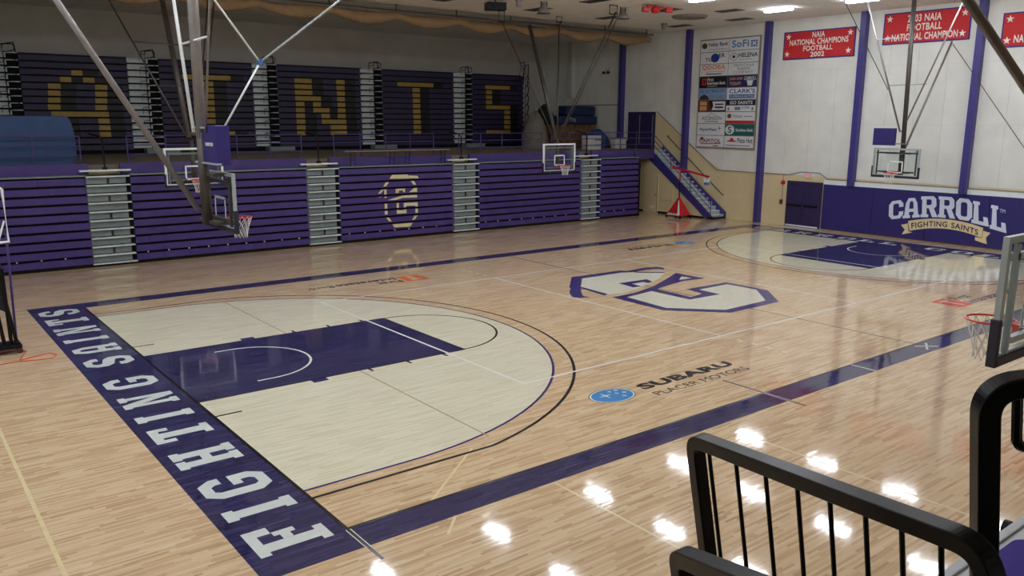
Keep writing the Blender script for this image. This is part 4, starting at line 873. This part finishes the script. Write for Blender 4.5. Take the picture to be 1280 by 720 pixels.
p0 = px(2, 236, 1, 11.5); p1 = px(11, 302, 1, 11.5); p2 = px(-14, 305, 1, 11.5); MB().tube([p0, p1, p2], .03, 8).tube([px(5, 276, 1, 11.5), px(-2, 302, 1, 11.5)], .02, 8).tube([px(-10, 236, 1, 11.5), p0], .03, 8).build('white_frame', 'white_paint', ct)
pc = [px(u, v, 2, .012) for u, v in ((-12, 455), (0, 456), (20, 452), (45, 450), (66, 447), (71, 443), (62, 441), (40, 446), (24, 451), (30, 441), (33, 439), (22, 438), (8, 440), (0, 442))]
tag(MB().tube(pc, .012, 6).build('extension_cord', 'cord', smooth=True), 'orange extension cord curled on the floor beside the cart', 'cord')
# courtside table below the rail
tb = thing('courtside_table', 'light grey courtside table with rounded purple inset below the foreground rail', 'table', (6, -5.6, 0))
yE = px(1280, 648, 2, .74).y; yE2 = px(1165, 722, 2, .74).y; ye = (yE+yE2)/2
MB().box(2.6, 7.4, ye-.72, ye, .68, .74).build('tabletop', 'grey_plastic', tb, bevel=.015)
MB().box(2.6, 7.4, ye-.10, ye, .74, .765).build('raised_edge', 'grey_plastic', tb, bevel=.01)
def rr(cx, cy, w_, h_, r, z):
    out = []
    for sx, sy, a0 in ((1, 1, 0), (-1, 1, 90), (-1, -1, 180), (1, -1, 270)):
        for i in range(9): a = math.radians(a0+i*11.25); out.append((cx+sx*(w_/2-r)+r*math.cos(a), cy+sy*(h_/2-r)+r*math.sin(a), z))
    return out
for cx in (3.4, 4.6, 5.8, 7.0 - .2): MB().prism(rr(cx-.2, ye-.42, .95, .52, .2, .74), (0, 0, .012)).build('purple_inset', 'purple_vinyl', tb)
for x in (2.7, 5.0, 7.3): MB().box(x-.03, x+.03, ye-.68, ye-.04, 0, .68).build('leg_panel', 'grey_plastic', tb)
kp = px(1264, 644, 1, ye+.02); MB().lathe([(0, -.03), (.09, -.03), (.09, .03), (0, .03)], (kp.x, ye+.045, .68), 16, axis=1).build('end_cap', 'rail_black', tb)

# ================================================================ FOREGROUND RAILS
DN = Vector((.213, -.015, -.977)).normalized()
def depth(u, v, d): return CAM+(RT*((u-640)/FPX)-UP*((v-360)/FPX)+FWD)*d
def fillet(pts, r, n=16):
    out = [pts[0]]
    for i in range(1, len(pts)-1):
        p = pts[i]; a = (pts[i-1]-p).normalized(); b = (pts[i+1]-p).normalized(); ang = a.angle(b); t = r/math.tan(ang/2)
        A_ = p+a*t; B_2 = p+b*t
        for k in range(n+1):
            s = k/n; out.append(A_*((1-s)**2)+p*(2*s*(1-s))+B_2*(s*s))
    return out+[pts[-1]]
TB = .0225
ra = thing('aisle_rail', 'black square-tube rail with thin vertical bars beside the aisle', 'railing', (-2.3, -7.5, 2.95))
A0 = depth(868, 548, 2.62); B0 = depth(1238, 688, 1.62)
def ground(p): return p+DN*((p.z-2.95)/-DN.z)
crv = fillet([ground(A0), A0, B0, ground(B0)], .07)
nrm = (B0-A0).cross(DN).normalized()
MB().tube(crv, TB, square=True, upref=nrm).build('frame', 'rail_black', ra, bevel=.004)
for u, v in ((885, 562), (919, 573), (956, 586), (996, 600), (1037, 614), (1081, 629), (1127, 646), (1176, 664)):
    # foot of each bar on the line A0-B0
    best = min((A0+(B0-A0)*k/400 for k in range(401)), key=lambda p: abs((640+FPX*((p-CAM).dot(RT))/((p-CAM).dot(FWD)))-u))
    MB().tube([best, ground(best)], .0065, 8).build('bar', 'rail_black', ra)
rb = thing('lower_rail', 'second black rail with rounded end standing before the barred rail', 'railing', (-2.8, -7.7, 2.95))
A1 = depth(850, 694, 2.05); B1 = depth(1110, 800, 1.35)
MB().tube(fillet([ground(A1), A1, B1, ground(B1)], .05), TB, square=True, upref=nrm).build('frame', 'rail_black', rb, bevel=.004)
MB().tube([ground(depth(868, 706, 2.0)), depth(868, 706, 2.0)], .0065, 8).build('bar', 'rail_black', rb)
rc_ = thing('end_post_rail', 'tall black rail hoop with rounded top at the end of the barred rail', 'railing', (-2.6, -8.1, 2.95))
A2 = depth(1232, 484, 1.75); B2 = A2+(B0-A0).normalized()*.0+Vector((.45, -.42, .08))
MB().tube(fillet([ground(A2), A2, B2, ground(B2)], .07), TB*1.05, square=True, upref=(B2-A2).cross(DN).normalized()).build('frame', 'rail_black', rc_, bevel=.004)
i0 = depth(1272, 494, 1.80); MB().tube(fillet([i0, i0+DN*.13, i0+DN*.14+Vector((.25, -.2, 0))], .03), .012, 8).build('loop', 'rail_black', rc_)
bpy.context.view_layer.update()
